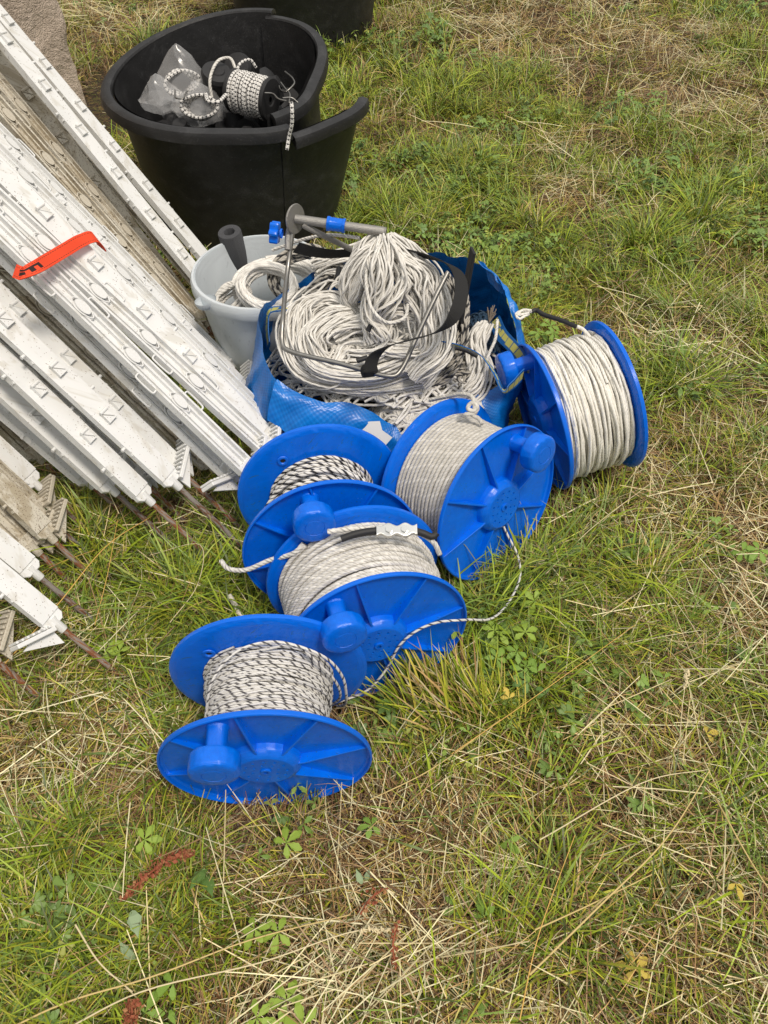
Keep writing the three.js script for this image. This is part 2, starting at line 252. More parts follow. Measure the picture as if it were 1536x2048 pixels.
function tubRim(a0, a1, fr, fy, n = 70) { // broad rolled-over rim
  const prof = [[0.0, -0.006], [0.006, 0.004], [0.02, 0.006], [0.034, 0.001], [0.038, -0.008], [0.038, -0.026], [0.034, -0.027], [0.033, -0.012], [0.02, -0.004], [0.004, -0.008]];
  const pos = [], uv = [], idx = [], m = prof.length;
  for (let i = 0; i <= n; i++) { const a = lerp(a0, a1, i / n), R = fr(a, 1), y = fy(a); prof.forEach(([dr, dy], k) => { pos.push(Math.cos(a) * (R + dr), y + dy, Math.sin(a) * (R + dr)); uv.push(a * 0.3, k * 0.01); }); }
  for (let i = 0; i < n; i++) for (let k = 0; k < m; k++) { const a = i * m + k, b = i * m + (k + 1) % m, c = a + m, d = b + m; idx.push(a, b, c, c, b, d); }
  for (const [e, s] of [[0, 1], [n * m, -1]]) for (let k = 1; k < m - 1; k++) s > 0 ? idx.push(e, e + k + 1, e + k) : idx.push(e, e + k, e + k + 1);
  const g = new THREE.BufferGeometry(); g.setAttribute('position', new THREE.Float32BufferAttribute(pos, 3)); g.setAttribute('uv', new THREE.Float32BufferAttribute(uv, 2)); g.setIndex(idx);
  return toCreasedNormals(g, 0.7);
}
const tubFloor = r => { const g = new THREE.CylinderGeometry(r, r - 0.01, 0.008, 64); g.translate(0, 0.006, 0); return g; };
{ // the broken tub: angle 0 = right (+x), +90 = towards the camera (+z)
  const D = Math.PI / 180;
  const t = thing('mortar_tub', 'round black plastic tub with split and bent rim holding rope spools', 'tub', [-0.415, -0.025, -2.31]);
  t.scale.set(0.92, 0.97, 0.92);
  const base = a => 0.278 + 0.0 * a;
  // main wall runs from the front split round the left to the back split, riding up towards the back
  const frA = (a, k) => lerp(base(a), 0.338 + 0.012 * Math.cos(a - 200 * D), Math.pow(k, 0.85)) + 0.004 * noise(a * 2, k * 2);
  const fyA = a => 0.425 + 0.075 * smooth(170 * D, 285 * D, a) - 0.012 * smooth(90 * D, 60 * D, a);
  const aF = 57 * D, aB = 286 * D;
  part(t, 'wall', tubSheet(aF, aB, frA, fyA, { nA: 120 }), M.blackPlastic);
  part(t, 'rim', tubRim(aF, aB, frA, fyA, 140), M.blackPlastic);
  // rear right piece, pushed inwards at the top
  const frB = (a, k) => { const mid = smooth(aB - 4 * D, 320 * D, a) * smooth(430 * D, 400 * D, a); const endIn = smooth(370 * D, 421 * D, a); return lerp(base(a) - 0.008, lerp(0.322, 0.235, smooth(300 * D, 372 * D, a)) + 0.02 * endIn, Math.pow(k, 0.9)) - 0.01 * mid * k; };
  const fyB = a => lerp(0.488, 0.415, smooth(290 * D, 400 * D, a));
  part(t, 'wall', tubSheet(aB - 5 * D, 421 * D, frB, fyB, { nA: 90 }), M.blackPlastic).userData.label = 'torn wall piece bent inwards';
  part(t, 'rim', tubRim(aB - 3 * D, 419 * D, frB, fyB, 90), M.blackPlastic);
  // front right piece, still outside, its rim end sticking out
  const frC = (a, k) => lerp(base(a) + 0.002, 0.334 + 0.035 * smooth(40 * D, 0, a), Math.pow(k, 0.85));
  const fyC = a => 0.388 - 0.008 * smooth(50 * D, 0, a);
  part(t, 'wall', tubSheet(-12 * D, 60 * D, (a, k) => frC(a, k) - 0.002, a => fyC(a) * smooth(-60 * D, 18 * D, a), { nA: 60 }), M.blackPlastic);
  part(t, 'rim', tubRim(2 * D, 56 * D, frC, fyC, 60), M.blackPlastic).userData.label = 'broken rim end sticking out';
  part(t, 'wall', tubSheet(-80 * D, 62 * D, (a, k) => lerp(base(a) + 0.001, 0.300, k), a => 0.2, { nA: 60 }), M.blackPlastic);
  part(t, 'floor', tubFloor(0.275), M.blackPlastic);
  const gr = []; // hand hole in the outer wall with its raised edge
  { const a = 20 * D, R = 0.325; const hp = path([[-0.03, -0.014, 0], [0.03, -0.014, 0], [0.038, 0, 0], [0.03, 0.014, 0], [-0.03, 0.014, 0], [-0.038, 0, 0]], 40, true); gr.push(xf(tube(hp, 0.004, { rs: 6, closed: true }), [Math.cos(a) * R, 0.345, Math.sin(a) * R], [0, Math.PI / 2 - a, 0]));
    part(t, 'hand_hole', xf(new THREE.CapsuleGeometry(0.013, 0.05, 4, 12), [Math.cos(a) * (R - 0.008), 0.345, Math.sin(a) * (R - 0.008)], [0, Math.PI / 2 - a, Math.PI / 2]), M.dark); }
  part(t, 'hand_hole_edge', merge(gr), M.blackPlastic);
}
{
  const t = thing('mortar_tub', 'intact black plastic tub standing on grass behind the broken one', 'tub', [-0.35, -0.025, -3.98]);
  const fr = (a, k) => lerp(0.292, 0.35, k), fy = () => 0.46;
  part(t, 'wall', tubSheet(0, Math.PI * 2, fr, fy, { nA: 140 }), M.blackPlastic);
  part(t, 'rim', tubRim(0, Math.PI * 2, fr, fy, 140), M.blackPlastic);
  part(t, 'floor', tubFloor(0.288), M.blackPlastic);
}

// ---------- what lies in the broken tub ----------
const HLIM = 0.067;
function helix({ r0, r1 = r0, z0, z1, d, turns, mess = 0, per = 26, ph = 0, s = 0 }) { // winding path round the local z axis
  const P = [], n = Math.round(turns * per);
  for (let i = 0; i <= n; i++) {
    const t = i / n, a = ph + t * turns * Math.PI * 2;
    const r = lerp(r0, r1, t) + mess * d * noise(a * 0.37 + s, s * 3.1, t * 9), lim = HLIM - d * 0.55; let z = lerp(z0, z1, t) + mess * d * 1.6 * noise(a * 0.29, s * 7.7 + 4, 2) + mess * d * 0.8 * noise(a * 1.1, s, 8); z = clamp(z, -lim, lim);
    P.push(new THREE.Vector3(Math.cos(a) * r, Math.sin(a) * r, z));
  }
  return P;
}
{ // floor of packed dark stuff below the pieces in view
  const s = thing('rope_spool', 'small black spool of black and white braided rope in the tub', 'rope spool', [-0.359,0.37,-2.255]);
  const g = []; for (let l = 0; l < 2; l++) g.push(tube(helix({ r0: 0.056 - l * 0.008, z0: l ? 0.055 : -0.055, z1: l ? -0.055 : 0.055, d: 0.009, turns: 11, mess: 0.5, s: l }), 0.0052, { rs: 7 }));
  part(s, 'rope', merge(g), M.ropeBraid);
  part(s, 'core', xf(new THREE.CylinderGeometry(0.046, 0.046, 0.11, 24), [0, 0, 0], [Math.PI / 2, 0, 0]), M.dark);
  for (const z of [-0.062, 0.062]) part(s, 'flange', xf(lathe([[0.008, -0.006], [0.058, -0.006], [0.062, -0.002], [0.062, 0.003], [0.058, 0.007], [0.02, 0.007], [0.016, 0.004], [0.008, 0.004]], 40), [0, 0, z], [Math.PI / 2, 0, 0]), M.matteBlack);
  s.rotation.set(0.12, 1.15, 0.1); s.scale.setScalar(0.88);
  const s2 = thing('insulator', 'black ribbed end disc beside the small rope spool', 'insulator', [-0.312,0.36,-2.342]);
  part(s2, 'disc', lathe([[0, -0.012], [0.045, -0.012], [0.052, -0.006], [0.05, 0.006], [0.04, 0.012], [0, 0.012]], 36), M.matteBlack); part(s2, 'boss', lathe([[0, 0.01], [0.02, 0.01], [0.018, 0.024], [0, 0.026]], 24), M.matteBlack); s2.rotation.set(0.5, 0.3, -1.15);
  for (const [p, r, lab] of [[[-0.467,0.36,-2.332], [0.35, 0.2, -0.25], 'black cone insulator with rope loop left of the small spool'], [[-0.41,0.34,-2.483], [0.7, 0.5, 0.35], 'black cone insulator behind the small rope spool']]) {
    const c = thing('cone_insulator', lab, 'insulator', p); c.rotation.set(...r);
    part(c, 'shell', lathe([[0.02, 0.052], [0.04, 0.05], [0.044, 0.04], [0.034, 0.0], [0.018, -0.03], [0.024, -0.045], [0.022, -0.055], [0, -0.056]], 32), M.matteBlack);
    part(c, 'cap', lathe([[0, 0.056], [0.018, 0.055], [0.022, 0.05]], 24), M.matteBlack);
  }
  one('rope_loop', tube(path([[-0.469,0.36,-2.26], [-0.47,0.4,-2.276], [-0.45,0.43,-2.326], [-0.423,0.43,-2.347], [-0.404,0.42,-2.308], [-0.409,0.38,-2.33]], 60), 0.0042, { rs: 7 }), M.ropeCream, 'single cream rope loop arching above the black cone in the tub', 'rope');
  one('rope_loop', tube(path([[-0.409,0.39,-2.338], [-0.398,0.41,-2.361], [-0.373,0.41,-2.39], [-0.359,0.39,-2.392]], 40), 0.0042, { rs: 7 }), M.ropeBraid, 'short braided rope arc behind the small spool', 'rope');
  one('rope_loop', tube(path([[-0.473,0.39,-2.209], [-0.458,0.39,-2.161], [-0.434,0.39,-2.158], [-0.419,0.39,-2.203]], 40), 0.005, { rs: 7 }), M.ropeBraid, 'braided rope wrapped under the black cone beside the plastic bag', 'rope');
  // bent wire gate hooks
  const wl = ['bent wire hook reaching highest beside the tub split', 'straight wire hook leaning over the bent one in the tub', 'bent wire hook lying against the black spool end', 'short wire hook touching the split rim'];
  const wp = [[[-0.272,0.4,-2.335], [-0.243,0.41,-2.256], [-0.238,0.41,-2.222], [-0.258,0.4,-2.199], [-0.279,0.39,-2.242], [-0.283,0.39,-2.262]], [[-0.277,0.4,-2.259], [-0.263,0.4,-2.222], [-0.247,0.4,-2.183], [-0.246,0.395,-2.142]], [[-0.313,0.4,-2.19], [-0.293,0.4,-2.186], [-0.273,0.4,-2.151], [-0.253,0.4,-2.139]], [[-0.222,0.4,-2.129], [-0.237,0.41,-2.132], [-0.26,0.41,-2.132]]];
  wp.forEach((q, i) => one('wire_hook', tube(path(q, 30), 0.0022, { rs: 6 }), M.steel, wl[i], 'wire hook'));
  one('rope_end', tube(path([[-0.227,0.44,-2.028], [-0.226,0.425,-2.015], [-0.229,0.395,-2.013], [-0.24,0.36,-2.017], [-0.246,0.335,-2.003]], 40), 0.005, { rs: 7 }), M.ropeBraid, 'black and white rope end hanging out through the tub split', 'rope');
  // clear bags, crumpled, with a coil of rope in each
  const bag = (c, rx, ry, rz, s, lab) => {
    const g = new THREE.SphereGeometry(1, 18, 14), p = g.attributes.position;
    for (let i = 0; i < p.count; i++) { const v = new THREE.Vector3().fromBufferAttribute(p, i); const k = 1 + 0.22 * noise(v.x * 1.6 + s, v.y * 1.6, v.z * 1.6) + 0.13 * Math.abs(noise(v.x * 4 + s, v.y * 4, v.z * 4)) + 0.05 * noise(v.x * 11, v.y * 11 + s, v.z * 11); const top = Math.pow(Math.max(0, v.y), 2) * (1.0 - 0.6 * Math.hypot(v.x, v.z)); p.setXYZ(i, v.x * rx * k * (1 - 0.35 * Math.max(0, v.y)), v.y * ry * k + top * ry * 0.5, v.z * rz * k * (1 - 0.35 * Math.max(0, v.y))); }
    g.computeVertexNormals(); const o = thing('plastic_bag', lab, 'plastic bag', c); part(o, 'film', toCreasedNormals(g, 0.5), M.clear); return o;
  };
  bag([-0.569,0.35,-2.376], 0.075, 0.07, 0.06, 1, 'tall clear plastic bag with rope coil in the tub');
  bag([-0.615,0.35,-2.289], 0.06, 0.04, 0.05, 6, 'small crumpled clear plastic bag leftmost in the tub');
  bag([-0.509,0.33,-2.273], 0.075, 0.045, 0.05, 11, 'low clear plastic bag at the front rim of the tub');
  const coil = (c, r, n, lab, rot) => { const g = []; for (let k = 0; k < n; k++) { const P = []; for (let i = 0; i <= 28; i++) { const a = i / 28 * 5.6 + k; P.push(new THREE.Vector3(Math.cos(a) * (r + k * 0.003), Math.sin(a) * r * 0.8 + 0.004 * noise(a, k), k * 0.007 - n * 0.0035)); } g.push(tube(P, 0.0042, { rs: 6 })); } const o = one('rope_coil', merge(g), M.ropeBraid, lab, 'rope'); o.position.set(...c); o.rotation.set(...rot); };
  coil([-0.565,0.37,-2.34], 0.035, 6, 'black and white rope coil inside the tall plastic bag', [-0.3, 0.5, 0.2]);
  coil([-0.498,0.35,-2.227], 0.034, 6, 'black and white rope coil inside the low plastic bag', [-0.5, 0.1, 0]);
  one('wire_hook', tube(path([[-0.566,0.38,-2.262], [-0.554,0.38,-2.209], [-0.535,0.38,-2.206], [-0.532,0.38,-2.252], [-0.517,0.38,-2.262]], 30), 0.0022, { rs: 6 }), M.steel, 'bent wire hook inside the tall clear plastic bag', 'wire hook');
  // a bed of dark fittings under them
  const fg = []; for (let i = 0; i < 60; i++) { const a = rnd() * 6.283, R = Math.sqrt(rnd()) * 0.2; fg.push(xf(new THREE.CylinderGeometry(0.02, 0.03, 0.07, 10), [-0.43 + Math.cos(a) * R, 0.255 + rr(-0.03, 0.03), -2.34 + Math.sin(a) * R], [rr(-2, 2), rr(-2, 2), rr(-2, 2)])); }
  fg.push(xf(new THREE.CylinderGeometry(0.24, 0.24, 0.22, 40), [-0.42, 0.11, -2.34]));
  const o = one('fittings', merge(fg), M.matteBlack, 'heap of black plastic fittings at the bottom of the tub', 'fittings'); o.userData.kind = 'stuff';
}

// ---------- fence posts ----------
const POST_L = 1.26, PW = 0.039;
const postGeo = (() => {
  const s = new THREE.Shape(), w = PW / 2; // front face at +z, channel with edge flanges and two ribs at the back
  const pts = [[-w, 0], [w, 0], [w, -0.013], [w - 0.0028, -0.013], [w - 0.0028, -0.003], [0.0095, -0.003], [0.0088, -0.0095], [0.0068, -0.0095], [0.0065, -0.003], [-0.0065, -0.003], [-0.0068, -0.0095], [-0.0088, -0.0095], [-0.0095, -0.003], [-w + 0.0028, -0.003], [-w + 0.0028, -0.013], [-w, -0.013]];
  pts.forEach(([x, y], i) => i ? s.lineTo(x, y) : s.moveTo(x, y)); s.closePath();
  const g = new THREE.ExtrudeGeometry(s, { depth: POST_L, steps: 1, bevelEnabled: true, bevelSize: 0.0008, bevelThickness: 0.0008, bevelSegments: 1 });
  g.rotateX(-Math.PI / 2); // depth to +y, shape y to -z... flip so that flanges point to -z
  g.rotateY(Math.PI); g.scale(1, 1, 1);
  g.computeBoundingBox(); if (g.boundingBox.min.z > -0.005) { g.rotateY(Math.PI); }
  return g;
})();
const clipGeo = (() => { // raised square tab cut by a slanting slot
  const A = new THREE.Shape([[-0.009, -0.011], [0.009, -0.011], [-0.009, 0.007]].map(p => new THREE.Vector2(...p))), B = new THREE.Shape([[0.009, 0.011], [-0.009, 0.011], [0.009, -0.007]].map(p => new THREE.Vector2(...p)));
  const o = { bevelEnabled: true, bevelSize: 0.0007, bevelThickness: 0.0007, bevelSegments: 1 };
  return merge([new THREE.ExtrudeGeometry(A, { depth: 0.0075, ...o }), new THREE.ExtrudeGeometry(B, { depth: 0.0055, ...o }), xf(new THREE.CylinderGeometry(0.0035, 0.0035, 0.018, 8, 1), [0, 0.011, 0.0055], [0, 0, Math.PI / 2])]);
})();
const ringGeo = (() => { const P = path([[0, -0.026, 0], [0.010, -0.012, 0], [0.0105, 0.008, 0], [0, 0.02, 0], [-0.0105, 0.008, 0], [-0.010, -0.012, 0]], 28, true); const R = tube(P, 0.0016, { rs: 5, closed: true }); const pan = xf(new THREE.CylinderGeometry(0.0095, 0.0095, 0.002, 18), [0, -0.002, -0.002], [Math.PI / 2, 0, 0], [1, 1, 1.7]); return merge([R, pan]); })();
const loopGeo = (() => { const P = path([[0, -0.02, 0], [0.009, -0.02, 0], [0.0105, -0.015, 0], [0.0105, 0.015, 0], [0.009, 0.02, 0], [0, 0.02, 0], [-0.001, 0.015, 0], [-0.001, -0.015, 0]], 30, true); return tube(P, 0.002, { rs: 5, closed: true }); })();
const pegGeo = merge([xf(new THREE.CylinderGeometry(0.003, 0.0034, 0.011, 8), [0.003, 0, 0.001], [0, 0, Math.PI / 2]), xf(new THREE.BoxGeometry(0.004, 0.016, 0.006), [-0.002, -0.012, 0.001], [0, 0, 0.4])]);
const footGeo = (() => { // tapering foot and ribbed tread
  const cone = xf(lathe([[0, 0], [0.0068, 0], [0.0078, 0.003], [0.0082, 0.022], [0.0095, 0.03], [0, 0.03]], 14), [0, -0.035, -0.008]);
  const web = new THREE.ExtrudeGeometry(new THREE.Shape([[-0.019, 0.01], [0.019, 0.01], [0.019, -0.010], [0.012, -0.017], [-0.012, -0.017], [-0.019, -0.010]].map(p => new THREE.Vector2(...p))), { depth: 0.009, bevelEnabled: true, bevelSize: 0.0012, bevelThickness: 0.0012, bevelSegments: 1 }); web.translate(0, 0, -0.0115);
  return merge([cone, web]);
})();
const treadGeo = (() => { const l = [box(0.052, 0.006, 0.026, [0.032, -0.004, -0.008], [0, 0, 0.42])]; for (let i = 0; i < 7; i++) l.push(box(0.0032, 0.0032, 0.025, [0.012 + i * 0.0066, -0.0115 + i * 0.0029 + 0.0045, -0.008], [0, 0, 0.42], 0.0008)); l.push(xf(new THREE.ExtrudeGeometry(new THREE.Shape([[0.008, 0.0], [0.052, -0.002], [0.012, -0.034]].map(p => new THREE.Vector2(...p))), { depth: 0.003, bevelEnabled: false }), [0, -0.002, -0.0095])); return merge(l); })();
const spikeGeo = (L => { const g = lathe([[0, -L], [0.0018, -L + 0.004], [0.0052, -L + 0.035], [0.0052, 0], [0, 0]], 10, 0.5); return g; });
const spikes = [0.17, 0.2, 0.23].map(L => { const g = spikeGeo(L); g.translate(0, -0.03, -0.008); return g; });
// foot x, y, z, direction up the post, roll, back side showing?, weathered?, tread side, label tail
const postList = [
  [[-0.411,0.1,-1.694,-0.594,0.744,-0.305], 0.15, 0, 0, 1, 'clean white fence post with smooth tabbed face, nearest the black tub but one'],
  [[-0.418,0.07,-1.83,-0.612,0.733,-0.297], 0.2, 0, 0, 1, 'white fence post at the tub edge of the leaning pile'],
  [[-0.441,0.06,-1.754,-0.605,0.733,-0.311], -0.9, 1, 1, -1, 'cream weathered fence post edge wedged between the tub-side white posts'],
  [[-0.479,0.05,-1.691,-0.601,0.736,-0.31], 0.25, 1, 1, -1, 'brown stained fence post lying in the gap beside the tub-side posts'],
  [[-0.475,0.03,-1.709,-0.559,0.755,-0.341], -0.5, 0, 1, 1, 'grey shaded fence post deep in the gap near the tub'],
  [[-0.466,0.06,-1.621,-0.613,0.734,-0.292], 0.1, 1, 1, 1, 'grimy fence post with open loops along its edge near the grey bucket'],
  [[-0.378,0.1,-1.455,-0.655,0.704,-0.274], 0.35, 1, 0, 1, 'white ribbed fence post ending beside the grey bucket'],
  [[-0.319,0.11,-1.363,-0.661,0.703,-0.263], 0.2, 0, 0, 1, 'white tabbed fence post just below the bucket-side ribbed one'],
  [[-0.259,0.15,-1.215,-0.659,0.702,-0.268], 0.35, 1, 0, 1, 'narrow white fence post whose foot touches the blue bag'],
  [[-0.236,0.175,-1.137,-0.653,0.71,-0.261], 0.05, 0, 0, 1, 'speckled white fence post with smooth face under the right end of the orange strap'],
  [[-0.24,0.165,-1.104,-0.674,0.698,-0.242], 0.1, 1, 0, 1, 'white fence post with oval pockets ending nearest the blue reels'],
  [[-0.266,0.165,-1.043,-0.649,0.712,-0.268], 0.1, 1, 0, 1, 'white fence post with oval pockets and wide split tread foot'],
  [[-0.316,0.13,-1.074,-0.639,0.719,-0.273], 0.25, 1, 0, -1, 'off-white ribbed fence post sunk just left of the oval pocketed ones'],
  [[-0.374,0.085,-1.146,-0.649,0.71,-0.273], -0.2, 1, 1, -1, 'dark stained fence post with loops in the middle gap of the pile'],
  [[-0.433,0.03,-1.231,-0.675,0.697,-0.243], 0.2, 0, 1, 1, 'dirty fence post lowest in the middle gap of the pile'],
  [[-0.401,0.165,-1.064,-0.638,0.718,-0.278], 0.25, 0, 0, 1, 'broad white fence post just left of the middle gap'],
  [[-0.4,0.18,-1.013,-0.64,0.719,-0.269], 0.0, 0, 0, 1, 'white tabbed fence post lying on its broad neighbour left of the middle gap'],
  [[-0.449,0.165,-0.989,-0.629,0.723,-0.286], 0.15, 0, 0, -1, 'plain white fence post with bare rusty spike below its square end'],
  [[-0.498,0.1,-1.082,-0.63,0.721,-0.288], 0.6, 1, 0, 1, 'white fence post edge under the plain square-ended one'],
  [[-0.528,0.15,-1.026,-0.632,0.725,-0.274], 0.1, 0, 0, 1, 'white tabbed fence post with ribbed foot left of the plain one'],
  [[-0.598,0.11,-1.082,-0.653,0.71,-0.263], 0.3, 0, 0, 1, 'shaded white fence post set lower beside the ribbed foot one'],
  [[-0.759,0.05,-1.203,-0.615,0.722,-0.318], 0.2, 1, 1, 1, 'grey dirty fence post end in the dark gap at the left'],
  [[-0.691,0.13,-1.06,-0.617,0.732,-0.288], 0.1, 0, 0, -1, 'white fence post with pointed foot above the lowest left group'],
  [[-0.63,0.12,-0.936,-0.588,0.742,-0.322], 0.2, 0, 1, 1, 'cream fence post with stepped foot in the lowest left group'],
  [[-0.672,0.09,-0.924,-0.609,0.724,-0.324], 0.1, 1, 1, 1, 'yellowed ribbed fence post under the stepped cream one'],
  [[-0.629,0.13,-0.841,-0.632,0.728,-0.266], 0.0, 0, 0, 1, 'short visible white fence post end above the lowest one'],
  [[-0.559,0.13,-0.734,-0.631,0.722,-0.283], 0.1, 0, 0, -1, 'lowest white fence post at the left edge with dark red spike'],
  [[-0.672,0.1,-0.687,-0.542,0.802,-0.252], 0.1, 1, 1, 1, 'fence post mostly outside the left edge with orange rusty spike'],
  [[-0.678,0.11,-1,-0.604,0.739,-0.297], 0.4, 1, 1, 1, 'cream fence post channel between the pointed and the stepped foot'],
];
{
  postList.forEach(([f, roll, back, dirty, side, label], i) => {
    const t = thing('fence_post', label, 'fence post', [f[0], f[1], f[2]], 'plastic fence posts leaning in a pile');
    const Y = new THREE.Vector3(f[3], f[4], f[5]).normalize(), N = new THREE.Vector3(0.657, 0.686, 0.31); // N faces out of the pile
    const Z = N.addScaledVector(Y, -N.dot(Y)).normalize(), X = new THREE.Vector3().crossVectors(Y, Z);
    t.quaternion.setFromRotationMatrix(new THREE.Matrix4().makeBasis(X, Y, Z)); t.rotateY(roll + (back ? Math.PI : 0));
    const m = dirty ? M.postDirty[i % 2] : M.post[i % 3], dz = back ? 0.013 : 0;
    part(t, 'body', postGeo, m);
    const off = rr(0.02, 0.1);
    for (let k = 0; k < 6; k++) {
      const y = 0.1 + off + k * 0.112;
      if (!back) { const c = part(t, 'clip', clipGeo, m); c.position.set(0.001 * (i % 3), y, 0); const p = part(t, 'peg', pegGeo, m); p.position.set(k % 2 ? PW / 2 : -PW / 2, y - 0.06, -0.003); if (k % 2 === 0) p.rotation.y = Math.PI; }
      else { const c = part(t, 'ring', ringGeo, m); c.position.set(k % 2 ? 0 : 0.0, y, -0.0105); c.scale.x = 0.95; const l = part(t, 'loop', loopGeo, m); if (k % 2) { l.position.set(PW / 2, y - 0.05, -0.011); } else { l.position.set(-PW / 2, y - 0.02, -0.011); l.rotation.y = Math.PI; } }
    }
    part(t, 'foot', footGeo, m);
    const tr = part(t, 'tread', treadGeo, m); tr.scale.setScalar(1.35); if ((side < 0) !== !!back) tr.scale.x = -1.35; if (i % 4 === 1) t.remove(tr);
    part(t, 'spike', spikes[i % 3], i % 3 === 1 ? M.rustGrey : M.rust);
  });
}
{ // orange webbing strap round the bundle
  const c = [[-0.512,0.475,-1.3], [-0.513,0.507,-1.282], [-0.524,0.517,-1.255], [-0.538,0.527,-1.206], [-0.55,0.535,-1.164], [-0.556,0.548,-1.118], [-0.571,0.548,-1.102], [-0.588,0.545,-1.113]].map(V);
  const P = new THREE.CatmullRomCurve3(c, false, 'centripetal').getPoints(70);
  const ax = new THREE.Vector3(-0.62, 0.727, -0.293), W = P.map((p, i) => ax.clone().applyAxisAngle(P[Math.min(70, i + 1)].clone().sub(P[Math.max(0, i - 1)]).normalize(), 0.25 * noise(i * 0.09) + 0.95 * smooth(38, 70, i)));
  one('lashing_strap', ribbon(P, W, 0.022, 0.002), M.orange, 'orange red webbing strap with black stitching tied across the white posts', 'strap');
}

// ---------- grey bucket and what it holds ----------
{
  const b = thing('bucket', 'light grey plastic bucket with ropes between the posts and the blue bag', 'bucket', [-0.278, -0.025, -1.56]);
  b.scale.set(0.95, 1, 0.95);
  part(b, 'wall', lathe([[0, 0], [0.108, 0], [0.112, 0.004], [0.150, 0.262], [0.1525, 0.29], [0.1495, 0.292], [0.146, 0.262], [0.108, 0.008], [0, 0.006]], 72), M.greyPlastic);
  part(b, 'rim', lathe([[0.1535, 0.262], [0.160, 0.262], [0.1625, 0.268], [0.162, 0.287], [0.158, 0.2935], [0.1525, 0.294], [0.1515, 0.288], [0.1535, 0.28]], 72), M.greyPlastic);
  part(b, 'spout', (() => { const g = new THREE.SphereGeometry(0.026, 20, 12, 0, Math.PI * 2, 0, Math.PI / 2); g.rotateX(Math.PI); xf(g, [-0.110, 0.29, 0.116], [0, 0.7, 0], [1, 0.9, 0.75]); return g; })(), M.greyPlastic);
  const foam = thing('foam_tube', 'dark grey foam pipe tube standing in the grey bucket', 'foam tube', [-0.345,0.15,-1.705]); foam.rotation.set(0.12, 0, 0.10);
  part(foam, 'sleeve', lathe([[0.0125, 0], [0.0265, 0], [0.0275, 0.003], [0.0275, 0.137], [0.0262, 0.14], [0.0135, 0.14], [0.0122, 0.137], [0.0125, 0]], 36), M.foam);
  const coilAt = (c, r, n, tilt, d, mat, lab) => { const g = []; for (let k = 0; k < n; k++) { const P = [], R = r * rr(0.72, 1.0), ph = rnd() * 6, hy = rr(-0.012, 0.014); for (let i = 0; i <= 40; i++) { const a = i / 40 * 6.5 + ph; P.push(new THREE.Vector3(Math.cos(a) * R, hy + 0.006 * noise(a * 0.7, k), Math.sin(a) * R * 0.85 + 0.006 * noise(a, k * 3))); } g.push(tube(P, d, { rs: 6 })); } const o = one('rope_coil', merge(g), mat, lab, 'rope'); o.position.set(...c); o.rotation.set(...tilt); return o; };
  coilAt([-0.249,0.285,-1.466], 0.068, 18, [0.5, 0, -0.15], 0.0042, M.ropeFiber, 'round cream rope coil lying beside the foam tube in the bucket');
  coilAt([-0.331,0.245,-1.479], 0.045, 12, [0.2, 0.4, 0.5], 0.0042, M.ropeCream, 'rope turns pressed against the bucket wall under the foam tube');
  coilAt([-0.178,0.285,-1.517], 0.075, 20, [0.35, 0.3, 0.2], 0.0038, M.ropeGrey, 'tangled greyish rope coil at the back of the bucket');
  coilAt([-0.234,0.235,-1.548], 0.105, 34, [0.15, 0, 0], 0.0045, M.ropeFiber, 'deep rope coils filling the bottom of the bucket');
}

